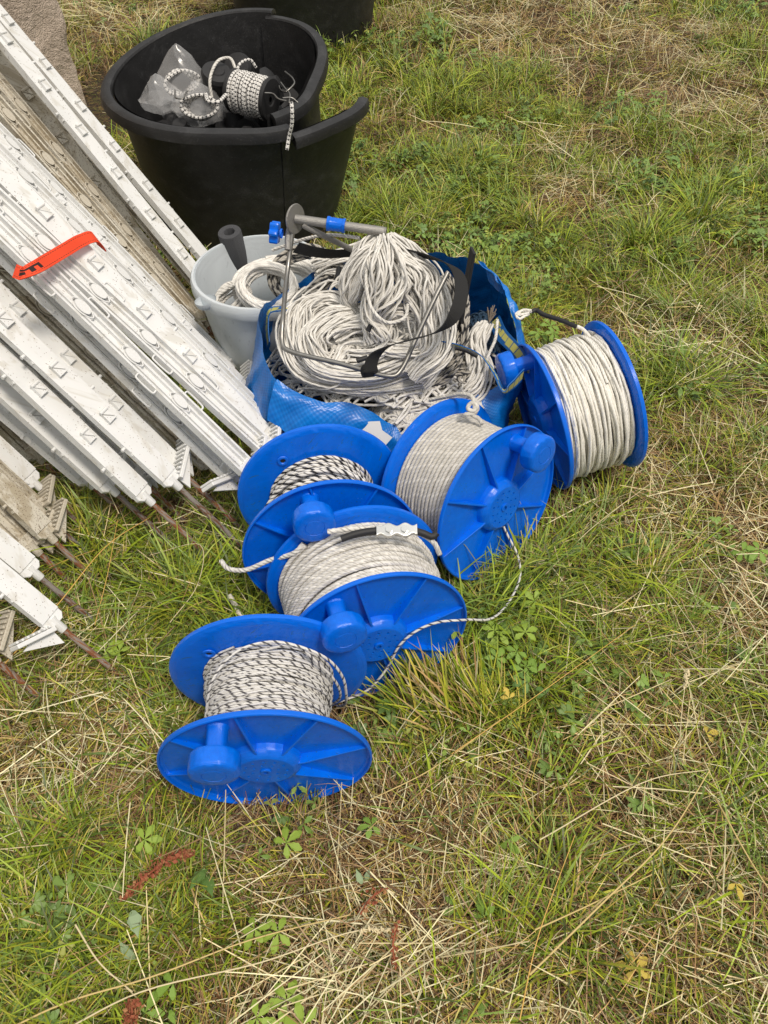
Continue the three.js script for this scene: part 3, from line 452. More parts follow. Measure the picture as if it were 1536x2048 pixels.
// ---------- blue woven bag ----------
{
  const rim = [[-0.25,0.295,-1.378], [-0.24,0.28,-1.273], [-0.21,0.255,-1.199], [-0.139,0.225,-1.171], [-0.057,0.205,-1.177], [0.017,0.15,-1.184], [0.084,0.145,-1.205], [0.168,0.165,-1.247], [0.239,0.185,-1.261], [0.289,0.2,-1.281], [0.28,0.235,-1.349], [0.259,0.28,-1.427], [0.231,0.31,-1.483], [0.173,0.325,-1.515], [0.099,0.325,-1.537], [-0.009,0.31,-1.573], [-0.107,0.3,-1.549], [-0.19,0.285,-1.466]].map(V);
  const mid = [[-0.265, 0.12, -1.41], [-0.288, 0.12, -1.32], [-0.268, 0.115, -1.23], [-0.20, 0.11, -1.155], [-0.10, 0.10, -1.12], [0.0, 0.09, -1.125], [0.07, 0.08, -1.13], [0.16, 0.09, -1.165], [0.24, 0.09, -1.215], [0.278, 0.10, -1.29], [0.282, 0.12, -1.42], [0.27, 0.14, -1.52], [0.235, 0.15, -1.59], [0.16, 0.15, -1.63], [0.08, 0.15, -1.63], [-0.03, 0.14, -1.60], [-0.11, 0.14, -1.55], [-0.17, 0.13, -1.48]].map(V);
  const base = mid.map(m => new THREE.Vector3(lerp(0.01, m.x, 0.9), -0.02, lerp(-1.37, m.z, 0.9)));
  const cr = new THREE.CatmullRomCurve3(rim, true, 'centripetal'), cm = new THREE.CatmullRomCurve3(mid, true, 'centripetal'), cb = new THREE.CatmullRomCurve3(base, true, 'centripetal');
  const nA = 200, nH = 44, pos = [], uv = [], idx = [];
  for (let i = 0; i <= nA; i++) {
    const s = (i % nA) / nA, B = cb.getPoint(s), Mi = cm.getPoint(s), T = cr.getPoint(s), out = new THREE.Vector3(Mi.x - 0.01, 0, Mi.z + 1.37).normalize();
    for (let j = 0; j <= nH; j++) {
      const t = j / nH, p = B.clone().multiplyScalar((1 - t) ** 2).addScaledVector(Mi.clone().multiplyScalar(2).addScaledVector(B, -0.5).addScaledVector(T, -0.5), 2 * t * (1 - t)).addScaledVector(T, t * t);
      const a = s * Math.PI * 2, w = Math.sin(Math.PI * Math.min(1, t * 1.15)) * 0.9 + 0.25;
      const cx = Math.cos(a) * 3.2, sx = Math.sin(a) * 3.2;
      let k = 0.016 * noise(cx * 1.4, sx * 1.4, t * 2.2) + 0.012 * (0.4 - Math.abs(noise(cx * 2.2 + t * 2.2, sx * 2.2 - t * 1.7, t * 2.5))) + 0.006 * (0.3 - Math.abs(noise(cx * 5 - t * 5, sx * 5, t * 6))) + 0.0025 * noise(cx * 13, sx * 13, t * 16);
      p.addScaledVector(out, k * w); p.y += 0.010 * noise(cx * 2, sx * 2, 5) * t + 0.004 * noise(cx * 7, sx * 7, 9) * t;
      pos.push(p.x, p.y, p.z); uv.push(s * 1.9, t * 0.36);
    }
  }
  for (let i = 0; i < nA; i++) for (let j = 0; j < nH; j++) { const a = i * (nH + 1) + j, b = a + nH + 1; idx.push(a, a + 1, b, b, a + 1, b + 1); }
  const g = new THREE.BufferGeometry(); g.setAttribute('position', new THREE.Float32BufferAttribute(pos, 3)); g.setAttribute('uv', new THREE.Float32BufferAttribute(uv, 2)); g.setIndex(idx); g.computeVertexNormals();
  const b0 = [0.0, -0.02, -1.37], bag = worldThing('carrier_bag', 'crumpled blue woven carrier bag stuffed with white rope hanks', 'bag', b0);
  bag.put('sack', g, M.tarp);
  // the fold of the rim turned outwards at the front, with its paper tag
  const fold = (P, w, drop, name, mat, amp = 0.006) => { const C = new THREE.CatmullRomCurve3(P.map(V), false, 'centripetal').getPoints(50), pos = [], uv = [], idx = [], n = 12; C.forEach((c, i) => { for (let j = 0; j <= n; j++) { const t = j / n, o = drop.clone().multiplyScalar(t * w); const up = Math.sin(t * Math.PI) * 0.016; pos.push(c.x + o.x + amp * noise(i * 0.13, t * 2), c.y + o.y + up + amp * noise(i * 0.15, t * 2, 4), c.z + o.z + amp * noise(i * 0.11, t * 3, 8)); uv.push(i / 50 * 0.3, t * w); } }); for (let i = 0; i < 50; i++) for (let j = 0; j < n; j++) { const a = i * (n + 1) + j, b = a + n + 1; idx.push(a, a + 1, b, b, a + 1, b + 1); } const g = new THREE.BufferGeometry(); g.setAttribute('position', new THREE.Float32BufferAttribute(pos, 3)); g.setAttribute('uv', new THREE.Float32BufferAttribute(uv, 2)); g.setIndex(idx); g.computeVertexNormals(); return bag.put(name, g, mat); };
  fold([[-0.209,0.258,-1.198], [-0.139,0.228,-1.171], [-0.055,0.208,-1.176], [0.017,0.16,-1.173], [0.037,0.145,-1.154]], 0.085, new THREE.Vector3(-0.2, -0.75, 0.55).normalize(), 'rim_fold', M.tarp);
  fold([[0.199,0.325,-1.507], [0.241,0.3,-1.471], [0.265,0.275,-1.416], [0.285,0.21,-1.365]], 0.06, new THREE.Vector3(0.5, -0.85, 0.1).normalize(), 'rim_fold', M.tarp);
  { const s = new THREE.Shape(); [[-0.030, -0.022], [-0.036, 0.012], [-0.012, 0.020], [0.006, 0.023], [0.012, 0.008], [0.031, -0.002], [0.02, -0.018], [0.004, -0.021], [-0.01, -0.014]].forEach((p, i) => i ? s.lineTo(...p) : s.moveTo(...p)); const g = new THREE.ShapeGeometry(s, 4); xf(g, [0, 0, 0], [-0.72, -0.15, -0.12]); const p = V([-0.018,0.165,-1.139]); g.translate(p.x, p.y, p.z); bag.put('paper_tag', new THREE.ExtrudeGeometry(s, { depth: 0.0008, bevelEnabled: false }).applyMatrix4(new THREE.Matrix4().compose(p, new THREE.Quaternion().setFromEuler(new THREE.Euler(-0.72, -0.15, -0.12)), new THREE.Vector3(1.15, 1.15, 1))), M.paper).userData.label = 'torn white paper tag on the blue fold'; }
  const strap = (P, up, w = 0.03) => { const C = new THREE.CatmullRomCurve3(P.map(V), false, 'centripetal').getPoints(50); bag.put('strap', ribbon(C, C.map((_, i) => V(up).lerp(new THREE.Vector3(0.2, 0.6, 0.7), 0.15 * noise(i * 0.1))), w, 0.0016), M.bagStrap); };
  strap([[0.11,0.29,-1.267], [0.151,0.305,-1.233], [0.187,0.305,-1.203], [0.209,0.292,-1.168], [0.226,0.27,-1.145], [0.241,0.275,-1.154], [0.264,0.28,-1.18]], [-0.35, 0.7, 0.6], 0.036);
  strap([[-0.186,0.3,-1.365], [-0.213,0.295,-1.373], [-0.237,0.285,-1.377], [-0.242,0.265,-1.36], [-0.238,0.245,-1.319]], [0.3, 0.3, 0.9], 0.028);
  strap([[0.289,0.18,-1.287], [0.288,0.22,-1.278], [0.273,0.24,-1.301], [0.245,0.25,-1.343], [0.239,0.23,-1.426]], [0.5, 0.6, 0.2], 0.028);
}

// ---------- rope hanks in the bag ----------
function hank(P, S, n, r, { rs = 6, seg = 34, wander = 0.8, flat = 0.7 } = {}) { // many strands following one course, spread by S
  const C = new THREE.CatmullRomCurve3(P.map(V), false, 'centripetal').getPoints(seg), g = [];
  const spread = t => { const f = t * (S.length - 1), i = Math.min(S.length - 2, Math.floor(f)); return lerp(S[i], S[i + 1], smooth(0, 1, f - i)); };
  for (let k = 0; k < n; k++) {
    const a = rnd() * 6.283, R = Math.sqrt(rnd()), s1 = rnd() * 50, t0 = rr(0, 0.05), Q = [];
    C.forEach((c, i) => {
      const t = i / seg; if (t < t0) return;
      const T = C[Math.min(seg, i + 1)].clone().sub(C[Math.max(0, i - 1)]).normalize(), U = new THREE.Vector3(0, 1, 0).addScaledVector(T, -T.y).normalize(), W = new THREE.Vector3().crossVectors(T, U);
      const s = spread(t), x = R * Math.cos(a + 0.6 * t) + wander * noise(s1, t * 3.2), y = R * Math.sin(a + 0.6 * t) + wander * noise(s1 + 20, t * 3.2);
      Q.push(c.clone().addScaledVector(W, s * x).addScaledVector(U, s * y * flat));
    });
    g.push(tube(Q, r * rr(0.88, 1.1), { rs, u0: rnd() }));
  }
  return merge(g);
}
{
  const H = (lab, P, S, n, r, mat, o) => one('rope_hank', hank(P, S, n, r, o), mat, lab, 'rope hank');
  const r = 0.0024;
  H('cream rope hank hanging from the end of the steel axle tube, left half', [[-0.002,0.445,-1.398], [-0.029,0.42,-1.365], [-0.061,0.365,-1.343], [-0.068,0.325,-1.334], [-0.05,0.3,-1.311], [-0.033,0.275,-1.296]], [0.016, 0.032, 0.03, 0.014, 0.02, 0.02], 64, r, M.ropeFiber);
  H('cream rope hank fanning right from the end of the steel axle tube', [[0,0.445,-1.398], [0.035,0.42,-1.36], [0.075,0.375,-1.336], [0.095,0.33,-1.285], [0.092,0.285,-1.242], [0.059,0.24,-1.229]], [0.016, 0.036, 0.042, 0.036, 0.034, 0.028], 110, r, M.ropeFiber);
  H('cream rope hank hanging straight below the axle tube end', [[-0.001,0.448,-1.393], [0,0.425,-1.325], [-0.004,0.385,-1.295], [-0.019,0.335,-1.278], [-0.008,0.3,-1.262]], [0.016, 0.038, 0.036, 0.022, 0.025], 70, r, M.ropeFiber);
  H('big cream rope hank curving round the left side of the steel frame', [[-0.062,0.318,-1.339], [-0.109,0.315,-1.368], [-0.159,0.3,-1.358], [-0.18,0.272,-1.309], [-0.163,0.238,-1.257], [-0.1,0.222,-1.232], [-0.018,0.212,-1.232], [0.073,0.215,-1.257]], [0.014, 0.028, 0.032, 0.028, 0.028, 0.024, 0.024, 0.022], 105, r, M.ropeFiber);
  H('cream rope hank lying inside the big left one', [[-0.055,0.325,-1.322], [-0.102,0.315,-1.306], [-0.141,0.29,-1.272], [-0.124,0.265,-1.232], [-0.047,0.25,-1.229], [0.037,0.25,-1.26], [0.091,0.255,-1.306]], [0.014, 0.026, 0.028, 0.028, 0.028, 0.026, 0.024], 85, r, M.ropeFiber);
  H('short cream rope bend in the middle of the bag', [[-0.111,0.3,-1.275], [-0.062,0.315,-1.293], [-0.003,0.312,-1.286], [-0.016,0.285,-1.253], [-0.077,0.275,-1.26], [-0.098,0.26,-1.227]], [0.02, 0.02, 0.02, 0.022, 0.02, 0.018], 36, r, M.ropeFiber);
  H('greyish rope hank crossing under the black webbing at the right', [[-0.023,0.32,-1.299], [0.031,0.33,-1.31], [0.081,0.315,-1.306], [0.089,0.285,-1.266], [0.031,0.28,-1.257], [-0.018,0.29,-1.259]], [0.018, 0.02, 0.022, 0.022, 0.02, 0.018], 34, r, M.ropeFiber);
  H('loose cream rope hank along the front edge of the bag', [[-0.172,0.212,-1.283], [-0.116,0.195,-1.252], [-0.034,0.185,-1.249], [0.033,0.18,-1.245], [0.095,0.19,-1.258], [0.115,0.22,-1.302]], [0.018, 0.02, 0.02, 0.018, 0.02, 0.02], 34, r, M.ropeFiber);
  H('weathered rope hank at the back right of the bag', [[0.118,0.31,-1.455], [0.142,0.29,-1.394], [0.141,0.25,-1.329], [0.115,0.21,-1.282], [0.053,0.175,-1.245]], [0.03, 0.03, 0.03, 0.026, 0.02], 46, 0.003, M.ropeGrey);
  H('frayed beige rope bundle by the bag strap', [[0.217,0.26,-1.384], [0.195,0.235,-1.349], [0.199,0.2,-1.294], [0.167,0.17,-1.251], [0.106,0.165,-1.256]], [0.012, 0.022, 0.026, 0.026, 0.022], 40, 0.003, M.ropeFiber);
  H('rope bundle hidden behind the steel frame at the back', [[-0.16,0.3,-1.509], [-0.084,0.32,-1.516], [-0.008,0.33,-1.499], [0.066,0.32,-1.496]], [0.03, 0.035, 0.035, 0.03], 40, r, M.ropeFiber);
  // fan of cut ends
  const fr = []; for (let k = 0; k < 30; k++) { const a = V([0.218,0.265,-1.368]); fr.push(tube(path([a, a.clone().add(new THREE.Vector3(rr(-0.004, 0.016), rr(0.008, 0.026), rr(-0.03, -0.012)))], 3), 0.0009, { rs: 4 })); }
  one('frayed_rope_end', merge(fr), std({ color: rgb(0.22, 0.18, 0.14), roughness: 0.9 }), 'brown frayed rope end at the right of the bag', 'rope');
  // tangle: thin grey and black lines over a mound
  const scrib = (n, cx, cz, rx, rz, y0, h, rad, len) => { const g = []; for (let k = 0; k < n; k++) { const P = [], a0 = rnd() * 6.283, x0 = cx + rr(-0.7, 0.7) * rx, z0 = cz + rr(-0.7, 0.7) * rz, s = rnd() * 99; for (let i = 0; i <= 9; i++) { const t = i / 9 * len, x = x0 + (noise(s, t * 3) * 1.6) * rx + Math.cos(a0) * t * 0.4 * rx, z = z0 + (noise(s + 30, t * 3) * 1.6) * rz; const d = Math.hypot((x - cx) / (rx * 1.6), (z - cz) / (rz * 1.6)); P.push(new THREE.Vector3(x, y0 + h * (1 - d * d) + 0.014 * noise(s + 60, t * 5), z)); } g.push(tube(path(P, 40), rad, { rs: 5, u0: rnd() })); } return merge(g); };
  one('rope_tangle', scrib(70, 0.14, -1.315, 0.085, 0.08, 0.11, 0.10, 0.0027, 1), M.ropeGrey, 'tangle of thin grey and black lines in the front right of the bag', 'rope tangle');
  one('rope_tangle', scrib(60, 0.06, -1.225, 0.08, 0.06, 0.09, 0.085, 0.003, 1), M.ropeFiber, 'tangle of cream lines spilling over the front bag edge by the paper tag', 'rope tangle');
  one('rope_tangle', scrib(40, 0.215, -1.44, 0.035, 0.06, 0.16, 0.06, 0.002, 1), std({ color: rgb(0.02, 0.05, 0.09), roughness: 0.7 }), 'tangle of dark blue twine at the right inside of the bag', 'rope tangle');
  one('rope_tangle', scrib(170, -0.0, -1.37, 0.16, 0.14, 0.155, 0.085, 0.003, 1), M.ropeFiber, 'bottom layer of cream ropes filling the bag', 'rope tangle');
  one('rope_tangle', (() => { const g = []; for (let k = 0; k < 46; k++) { const s = rnd() * 99, a0 = rnd() * 6.283, cx = rr(-0.13, 0.07), cz = rr(-1.42, -1.27), R = rr(0.03, 0.09), P = []; for (let i = 0; i <= 14; i++) { const a = a0 + i / 14 * rr(2.5, 2.6), x = cx + Math.cos(a) * R + 0.05 * noise(s, i * 0.3), z = cz + Math.sin(a) * R * 0.7 + 0.04 * noise(s + 9, i * 0.3), d = Math.hypot((x + 0.02) / 0.22, (z + 1.40) / 0.22); P.push(new THREE.Vector3(x, 0.218 + 0.115 * (1 - d * d) + 0.012 * noise(s + 40, i * 0.4) + (z < -1.38 ? 0.02 : 0), z)); } g.push(tube(path(P, 44), 0.0024, { rs: 6, u0: rnd() })); } return merge(g); })(), M.ropeFiber, 'loose cream rope strands strewn over the hanks in the bag', 'rope tangle');
  // black taped splices on the ropes
  const tape = (P, lab, r = 0.0055) => one('tape_sleeve', tube(path(P, 24), r, { rs: 8 }), M.matteBlack, lab, 'tape sleeve');
  tape([[0.023,0.375,-1.299], [0.002,0.365,-1.281], [-0.015,0.35,-1.27]], 'long black tape sleeve in the middle of the rope hanks');
  tape([[-0.025,0.345,-1.248], [-0.031,0.335,-1.243]], 'short black tape sleeve just below the long one', 0.005);
  tape([[-0.094,0.335,-1.462], [-0.097,0.325,-1.431], [-0.099,0.32,-1.417]], 'upright black tape sleeve near the blue ring on the axle');
  tape([[-0.052,0.29,-1.21], [-0.032,0.292,-1.218]], 'black tape sleeve beside the lower frame rod', 0.005);
  tape([[0.111,0.275,-1.279], [0.163,0.26,-1.283], [0.188,0.25,-1.276]], 'black tape sleeve lying along the bag strap', 0.005);
  for (const [P, lab] of [[[[-0.031,0.43,-1.334], [-0.033,0.41,-1.282], [-0.021,0.385,-1.239], [0.006,0.37,-1.221], [0.039,0.365,-1.244], [0.045,0.37,-1.277]], 'single white rope drooping in front of the hanging hank'], [[[-0.232,0.36,-1.488], [-0.16,0.4,-1.462], [-0.106,0.43,-1.425], [-0.046,0.44,-1.396]], 'single rope arching from the bucket to the axle'], [[[0.235,0.27,-1.37], [0.226,0.26,-1.316], [0.21,0.24,-1.284], [0.205,0.2,-1.262]], 'thin white line hanging at the right bag edge'], [[[0.017,0.165,-1.218], [0.027,0.15,-1.181], [0.028,0.12,-1.169], [0.018,0.09,-1.163]], 'rope tail hanging down between the paper tag and the blue reels']]) one('loose_rope', tube(path(P, 50), 0.0034, { rs: 7 }), M.ropeCream, lab, 'rope');
}

// ---------- steel reel stand on top of the ropes ----------
{
  const t = worldThing('reel_stand', 'bent steel rod reel stand with black carrying strap lying on the rope bag', 'reel stand', [0, 0.24, -1.32]);
  const d0 = V([-0.17,0.47,-1.413]), e0 = V([0.019,0.455,-1.388]), ax = e0.clone().sub(d0).normalize();
  t.put('frame', tube(path([[-0.175,0.455,-1.408], [-0.187,0.395,-1.357], [-0.189,0.365,-1.236], [-0.19,0.343,-1.204], [-0.186,0.336,-1.191], [-0.17,0.333,-1.181], [-0.081,0.327,-1.155], [0.002,0.32,-1.129], [0.02,0.32,-1.129], [0.032,0.327,-1.139], [0.057,0.362,-1.179], [0.091,0.412,-1.231], [0.116,0.445,-1.268]], 120), 0.0046, { rs: 10 }), M.steel);
  const q = new THREE.Quaternion().setFromUnitVectors(new THREE.Vector3(0, 1, 0), ax);
  const on = (g, s) => g.applyQuaternion(q).translate(d0.x + ax.x * s, d0.y + ax.y * s, d0.z + ax.z * s);
  { const dg = lathe([[0, -0.002], [0.027, -0.002], [0.028, 0], [0.027, 0.002], [0, 0.002]], 40); dg.applyQuaternion(new THREE.Quaternion().setFromUnitVectors(new THREE.Vector3(0, 1, 0), new THREE.Vector3(0.84, 0.12, 0.52).normalize())); dg.translate(d0.x, d0.y, d0.z); t.put('disc', dg, M.steelDull); }
  const s = new THREE.Shape(); s.moveTo(-0.028, 0); s.lineTo(-0.012, -0.07); s.lineTo(0.004, -0.07); s.lineTo(0.028, 0); s.closePath();
  t.put('axle', on(lathe([[0.0042, 0], [0.0085, 0], [0.0085, 0.172], [0.0078, 0.176], [0.0042, 0.176], [0.0042, 0]], 20), 0.0), M.steelDull);
  t.put('sleeve', on(lathe([[0.0087, 0.062], [0.0135, 0.062], [0.0138, 0.066], [0.0125, 0.068], [0.0122, 0.091], [0.0135, 0.093], [0.0135, 0.097], [0.0087, 0.097]], 28), 0), M.blue);
  { const g = []; const sp = new THREE.Shape(); for (let i = 0; i <= 60; i++) { const a = i / 60 * Math.PI * 2, R = 0.0165 + 0.0035 * Math.cos(a * 6); i ? sp.lineTo(Math.cos(a) * R, Math.sin(a) * R) : sp.moveTo(Math.cos(a) * R, Math.sin(a) * R); } const k = new THREE.ExtrudeGeometry(sp, { depth: 0.013, bevelEnabled: true, bevelSize: 0.002, bevelThickness: 0.002, bevelSegments: 2 }); k.rotateX(Math.PI / 2); k.translate(0, -0.006, 0); g.push(toCreasedNormals(k, 0.6)); g.push(lathe([[0, -0.002], [0.009, -0.002], [0.009, 0.002]], 20)); const kg = merge(g); kg.applyQuaternion(q); const c = V([-0.197,0.45,-1.395]); kg.translate(c.x, c.y, c.z); t.put('knob', kg, M.blue); }
  t.put('bracket', tube(path([[-0.169,0.465,-1.418], [-0.183,0.45,-1.404], [-0.186,0.425,-1.378]], 16), 0.006, { rs: 8 }), M.steelDull);
  t.put('back_rod', tube(path([[-0.156,0.462,-1.405], [-0.124,0.44,-1.411], [-0.064,0.385,-1.446]], 20), 0.0058, { rs: 10 }), M.steelDull);
  const strap = (P, W) => { const c = new THREE.CatmullRomCurve3(P.map(V), false, 'centripetal'), C = c.getPoints(90), cw = new THREE.CatmullRomCurve3(W.map(V), false, 'catmullrom').getPoints(90); t.put('strap', ribbon(C, cw, 0.0255, 0.0018), M.webbing); };
  strap([[-0.17,0.425,-1.387], [-0.141,0.405,-1.406], [-0.104,0.385,-1.431], [-0.059,0.375,-1.453]], [[0, 1, 0.3], [0, 1, 0.4], [0, 1, 0.5], [0, 1, 0.5]]);
  strap([[-0.006,0.43,-1.384], [0.031,0.43,-1.37], [0.078,0.43,-1.348], [0.115,0.43,-1.326], [0.137,0.425,-1.3], [0.14,0.42,-1.234], [0.122,0.41,-1.18], [0.09,0.398,-1.152], [0.046,0.385,-1.148], [0.006,0.37,-1.148], [-0.018,0.352,-1.141], [-0.027,0.332,-1.127]], [[0.1, 0.8, 0.6], [0.1, 0.7, 0.7], [0.1, 0.7, 0.7], [0.0, 0.5, 0.9], [-0.7, 0.3, 0.6], [-0.9, 0.2, 0.3], [-0.7, 0.4, 0.5], [-0.25, 0.55, 0.8], [0, 0.55, 0.84], [-0.2, 0.6, 0.75], [-0.7, 0.5, 0.4], [-0.95, 0.2, 0.2]]);
  t.put('strap_loop', (() => { const c = V([-0.027,0.326,-1.136]); return xf(box(0.03, 0.022, 0.019, [0, 0, 0], [0, 0, 0], 0.005), [c.x, c.y, c.z], [0.35, 0.25, -0.25]); })(), M.webbing);
  const sd = one('black_slat', xf(box(0.006, 0.20, 0.03, [0, 0, 0], [0, 0, 0]), [0, 0, 0]), M.matteBlack, 'thin black plastic slat standing upright at the right of the rope bag', 'slat'); const c = V([0.161,0.33,-1.361]); sd.position.copy(c); sd.rotation.set(-0.1, 0.15, -0.1);
}

// ---------- blue cable reels ----------
const FR = 0.155, HL = 0.0756;
const flangeFront = lathe([[0.028, 0], [0.143, 0], [0.150, 0.0012], [0.1542, 0.0045], [0.155, 0.008], [0.1543, 0.0112], [0.1525, 0.0122], [0.1512, 0.0110], [0.1505, 0.006], [0.1475, 0.0034], [0.028, 0.0032], [0.028, 0]], 112, 0.5);
const ribGeo = (() => { const s = new THREE.Shape([[0.043, 0.003], [0.150, 0.003], [0.150, 0.0075], [0.056, 0.0175], [0.043, 0.0175]].map(p => new THREE.Vector2(...p))); const g = new THREE.ExtrudeGeometry(s, { depth: 0.0024, bevelEnabled: true, bevelSize: 0.0006, bevelThickness: 0.0006, bevelSegments: 1 }); g.translate(0, 0, -0.0012); g.rotateX(Math.PI / 2); return toCreasedNormals(g, 0.5); })(); // radial along x, height along... z after turn below
const hubGeo = (() => { // domed cover with a ring of holes and a centre boss
  const s = new THREE.Shape(); s.absarc(0, 0, 0.0405, 0, Math.PI * 2); const hole = (x, y, r) => { const h = new THREE.Path(); h.absarc(x, y, r, 0, Math.PI * 2, true); s.holes.push(h); };
  for (let i = 0; i < 8; i++) hole(Math.cos(i * Math.PI / 4 + 0.2) * 0.019, Math.sin(i * Math.PI / 4 + 0.2) * 0.019, 0.0019);
  for (let i = 0; i < 12; i++) hole(Math.cos(i * Math.PI / 6) * 0.031, Math.sin(i * Math.PI / 6) * 0.031, 0.0022);
  hole(0, 0, 0.0035);
  const top = new THREE.ExtrudeGeometry(s, { depth: 0.0025, bevelEnabled: false, curveSegments: 40 }); top.translate(0, 0, 0.0195);
  const side = lathe([[0.0535, 0.003], [0.0525, 0.010], [0.0505, 0.0155], [0.0465, 0.0195], [0.0405, 0.0219], [0.0400, 0.0195], [0.045, 0.016], [0.049, 0.003]], 64, 1.1); side.rotateX(Math.PI / 2);
  const boss = lathe([[0.0037, 0.0210], [0.0065, 0.0210], [0.0082, 0.0221], [0.0082, 0.0240], [0.0072, 0.0247], [0.0037, 0.0247]], 28); boss.rotateX(Math.PI / 2);
  // keep +z outward
  const fix = g => { g.computeBoundingBox(); if (g.boundingBox.max.z < 0.001) g.rotateX(Math.PI); return g; };
  return merge([toCreasedNormals(top, 0.5), fix(side), fix(boss)]);
})();
function reel(C, A, knob, label, windings, rs) {
  const t = thing('cable_reel', label, 'cable reel', [C[0], C[1] - FR, C[2]], 'blue cable reels on the grass');
  const a = V(A).normalize(), X = new THREE.Vector3(0, 1, 0).cross(a).normalize(), Y = new THREE.Vector3().crossVectors(a, X);
  const q = new THREE.Quaternion().setFromRotationMatrix(new THREE.Matrix4().makeBasis(X, Y, a));
  const up = new THREE.Vector3(0, FR, 0);
  const add = (nm, g, m, parent = t) => { const o = part(parent, nm, g, m); if (parent === t) { o.quaternion.copy(q); o.position.copy(up); } return o; };
  const fl = s => { const g = flangeFront.clone(); g.rotateX(s > 0 ? Math.PI / 2 : -Math.PI / 2); g.computeBoundingBox(); if (s > 0 !== g.boundingBox.max.z > 0.005) g.rotateX(Math.PI); g.translate(0, 0, s * (HL - 0.008)); return g; };
  for (const s of [1, -1]) {
    const f = add('flange', fl(s), M.blue);
    for (let k = 0; k < 8; k++) { const r = part(f, 'rib', ribGeo, M.blue); r.rotation.set(0, 0, k * Math.PI / 4 + 0.18); r.position.z = s * (HL - 0.008); if (s < 0) { r.rotation.set(Math.PI, 0, k * Math.PI / 4 + 0.3); } }
    const h = part(f, 'hub', hubGeo, M.blue); h.position.z = s * (HL - 0.008); if (s < 0) h.rotation.x = Math.PI;
    if (s < 0) { const d = part(f, 'socket', (() => { const g = lathe([[0.0045, 0.0], [0.009, 0.0], [0.0105, 0.0015], [0.0095, 0.003], [0.006, 0.0035], [0.0045, 0.001]], 24); g.rotateX(Math.PI / 2); return g; })(), M.blue); const ka = (knob + 20) * Math.PI / 180; d.position.set(Math.cos(ka) * 0.112, Math.sin(ka) * 0.112, s * (HL - 0.008) + 0.0005); const e = part(f, 'socket_hole', (() => { const g = new THREE.CylinderGeometry(0.0046, 0.0046, 0.002, 16); g.rotateX(Math.PI / 2); return g; })(), M.dark); e.position.copy(d.position); }
  }
  add('drum', (() => { const g = new THREE.CylinderGeometry(0.05, 0.05, HL * 2 - 0.018, 40, 1, true); g.rotateX(Math.PI / 2); return g; })(), M.blue);
  const ka = knob * Math.PI / 180, kx = Math.cos(ka) * 0.119, ky = Math.sin(ka) * 0.119, z0 = HL - 0.006;
  const hd = add('handle', (() => { const g = lathe([[0, 0.0], [0.0175, 0.0], [0.0150, 0.004], [0.0142, 0.044], [0, 0.046]], 32); g.rotateX(Math.PI / 2); g.computeBoundingBox(); if (g.boundingBox.max.z < 0.01) g.rotateX(Math.PI); g.translate(kx, ky, z0); return g; })(), M.blue);
  part(hd, 'knob', (() => { const g = lathe([[0, 0.040], [0.031, 0.040], [0.0332, 0.0407], [0.0343, 0.0422], [0.0346, 0.044], [0.0343, 0.062], [0.0338, 0.0645], [0.0325, 0.0665], [0.0305, 0.0678], [0.027, 0.0685], [0.0165, 0.0690], [0.0160, 0.0682], [0.0150, 0.0690], [0, 0.0693]], 64, 0.5); g.rotateX(Math.PI / 2); g.computeBoundingBox(); if (g.boundingBox.max.z < 0.01) g.rotateX(Math.PI); g.translate(kx, ky, z0); return g; })(), M.blue);
  const g = [], w = HL - 0.0085;
  let core = 0.2;
  for (const o of windings.passes) { const P0 = helix({ z0: -w, z1: w, ...o }); const P = o.twist ? resample(P0, 0.0032) : P0; g.push(tube(P, o.d / 2, { rs: o.twist ? 9 : 6, twist: o.twist, u0: rnd() })); core = Math.min(core, Math.min(o.r0, o.r1 ?? o.r0) - o.d * (1.2 + (o.mess || 0))); }
  const rope = add('rope', merge(g), windings.mat);
  add('rope_core', (() => { const l = []; const turns = 18; for (let i = 0; i < turns; i++) l.push(xf(new THREE.TorusGeometry(core, 0.0055, 6, 40), [0, 0, lerp(-w + 0.005, w - 0.005, i / (turns - 1))])); return merge(l); })(), windings.mat);
  for (const ex of rs || []) { const P = resample(path(ex.P, 80), ex.twist ? 0.003 : 0.006), G = tube(P, ex.r, { rs: 9, twist: ex.twist }); G.translate(-C[0], -C[1] + FR, -C[2]); part(t, ex.name || 'rope_tail', G, ex.mat || windings.mat); }
  return t;
}
const TW = (p, amp = 0.28) => ({ n: 3, pitch: p, amp });
reel([-0.1765, 0.1337, -0.5538], [0.063, 0.005, 0.998], 117, 'frontmost blue reel with thin black and white cord wound on it',
  { mat: M.ropeBWThin, passes: [{ r0: 0.091, r1: 0.081, d: 0.0036, turns: 40, mess: 0.8, s: 1 }, { r0: 0.0940, r1: 0.0835, d: 0.0036, turns: 36, mess: 1.3, s: 2, ph: 1 }, { r0: 0.0965, r1: 0.0865, d: 0.0036, turns: 36, mess: 1.9, s: 3, ph: 2 }, { r0: 0.087, r1: 0.098, z0: 0.06, z1: -0.062, d: 0.0036, turns: 22, mess: 1.8, s: 5, ph: 3 }] },
  [{ r: 0.0021, P: [[-0.264,0.16,-0.536], [-0.248,0.22,-0.564], [-0.216,0.245,-0.595], [-0.165,0.255,-0.607], [-0.122,0.25,-0.602], [-0.083,0.225,-0.596], [-0.063,0.18,-0.593], [-0.059,0.12,-0.592], [-0.066,0.05,-0.612], [-0.082,0.01,-0.631]] },
   { r: 0.0021, P: [[-0.181,0.24,-0.602], [-0.13,0.245,-0.606], [-0.095,0.21,-0.595], [-0.073,0.16,-0.593], [-0.07,0.1,-0.6], [-0.09,0.04,-0.616]] }]);
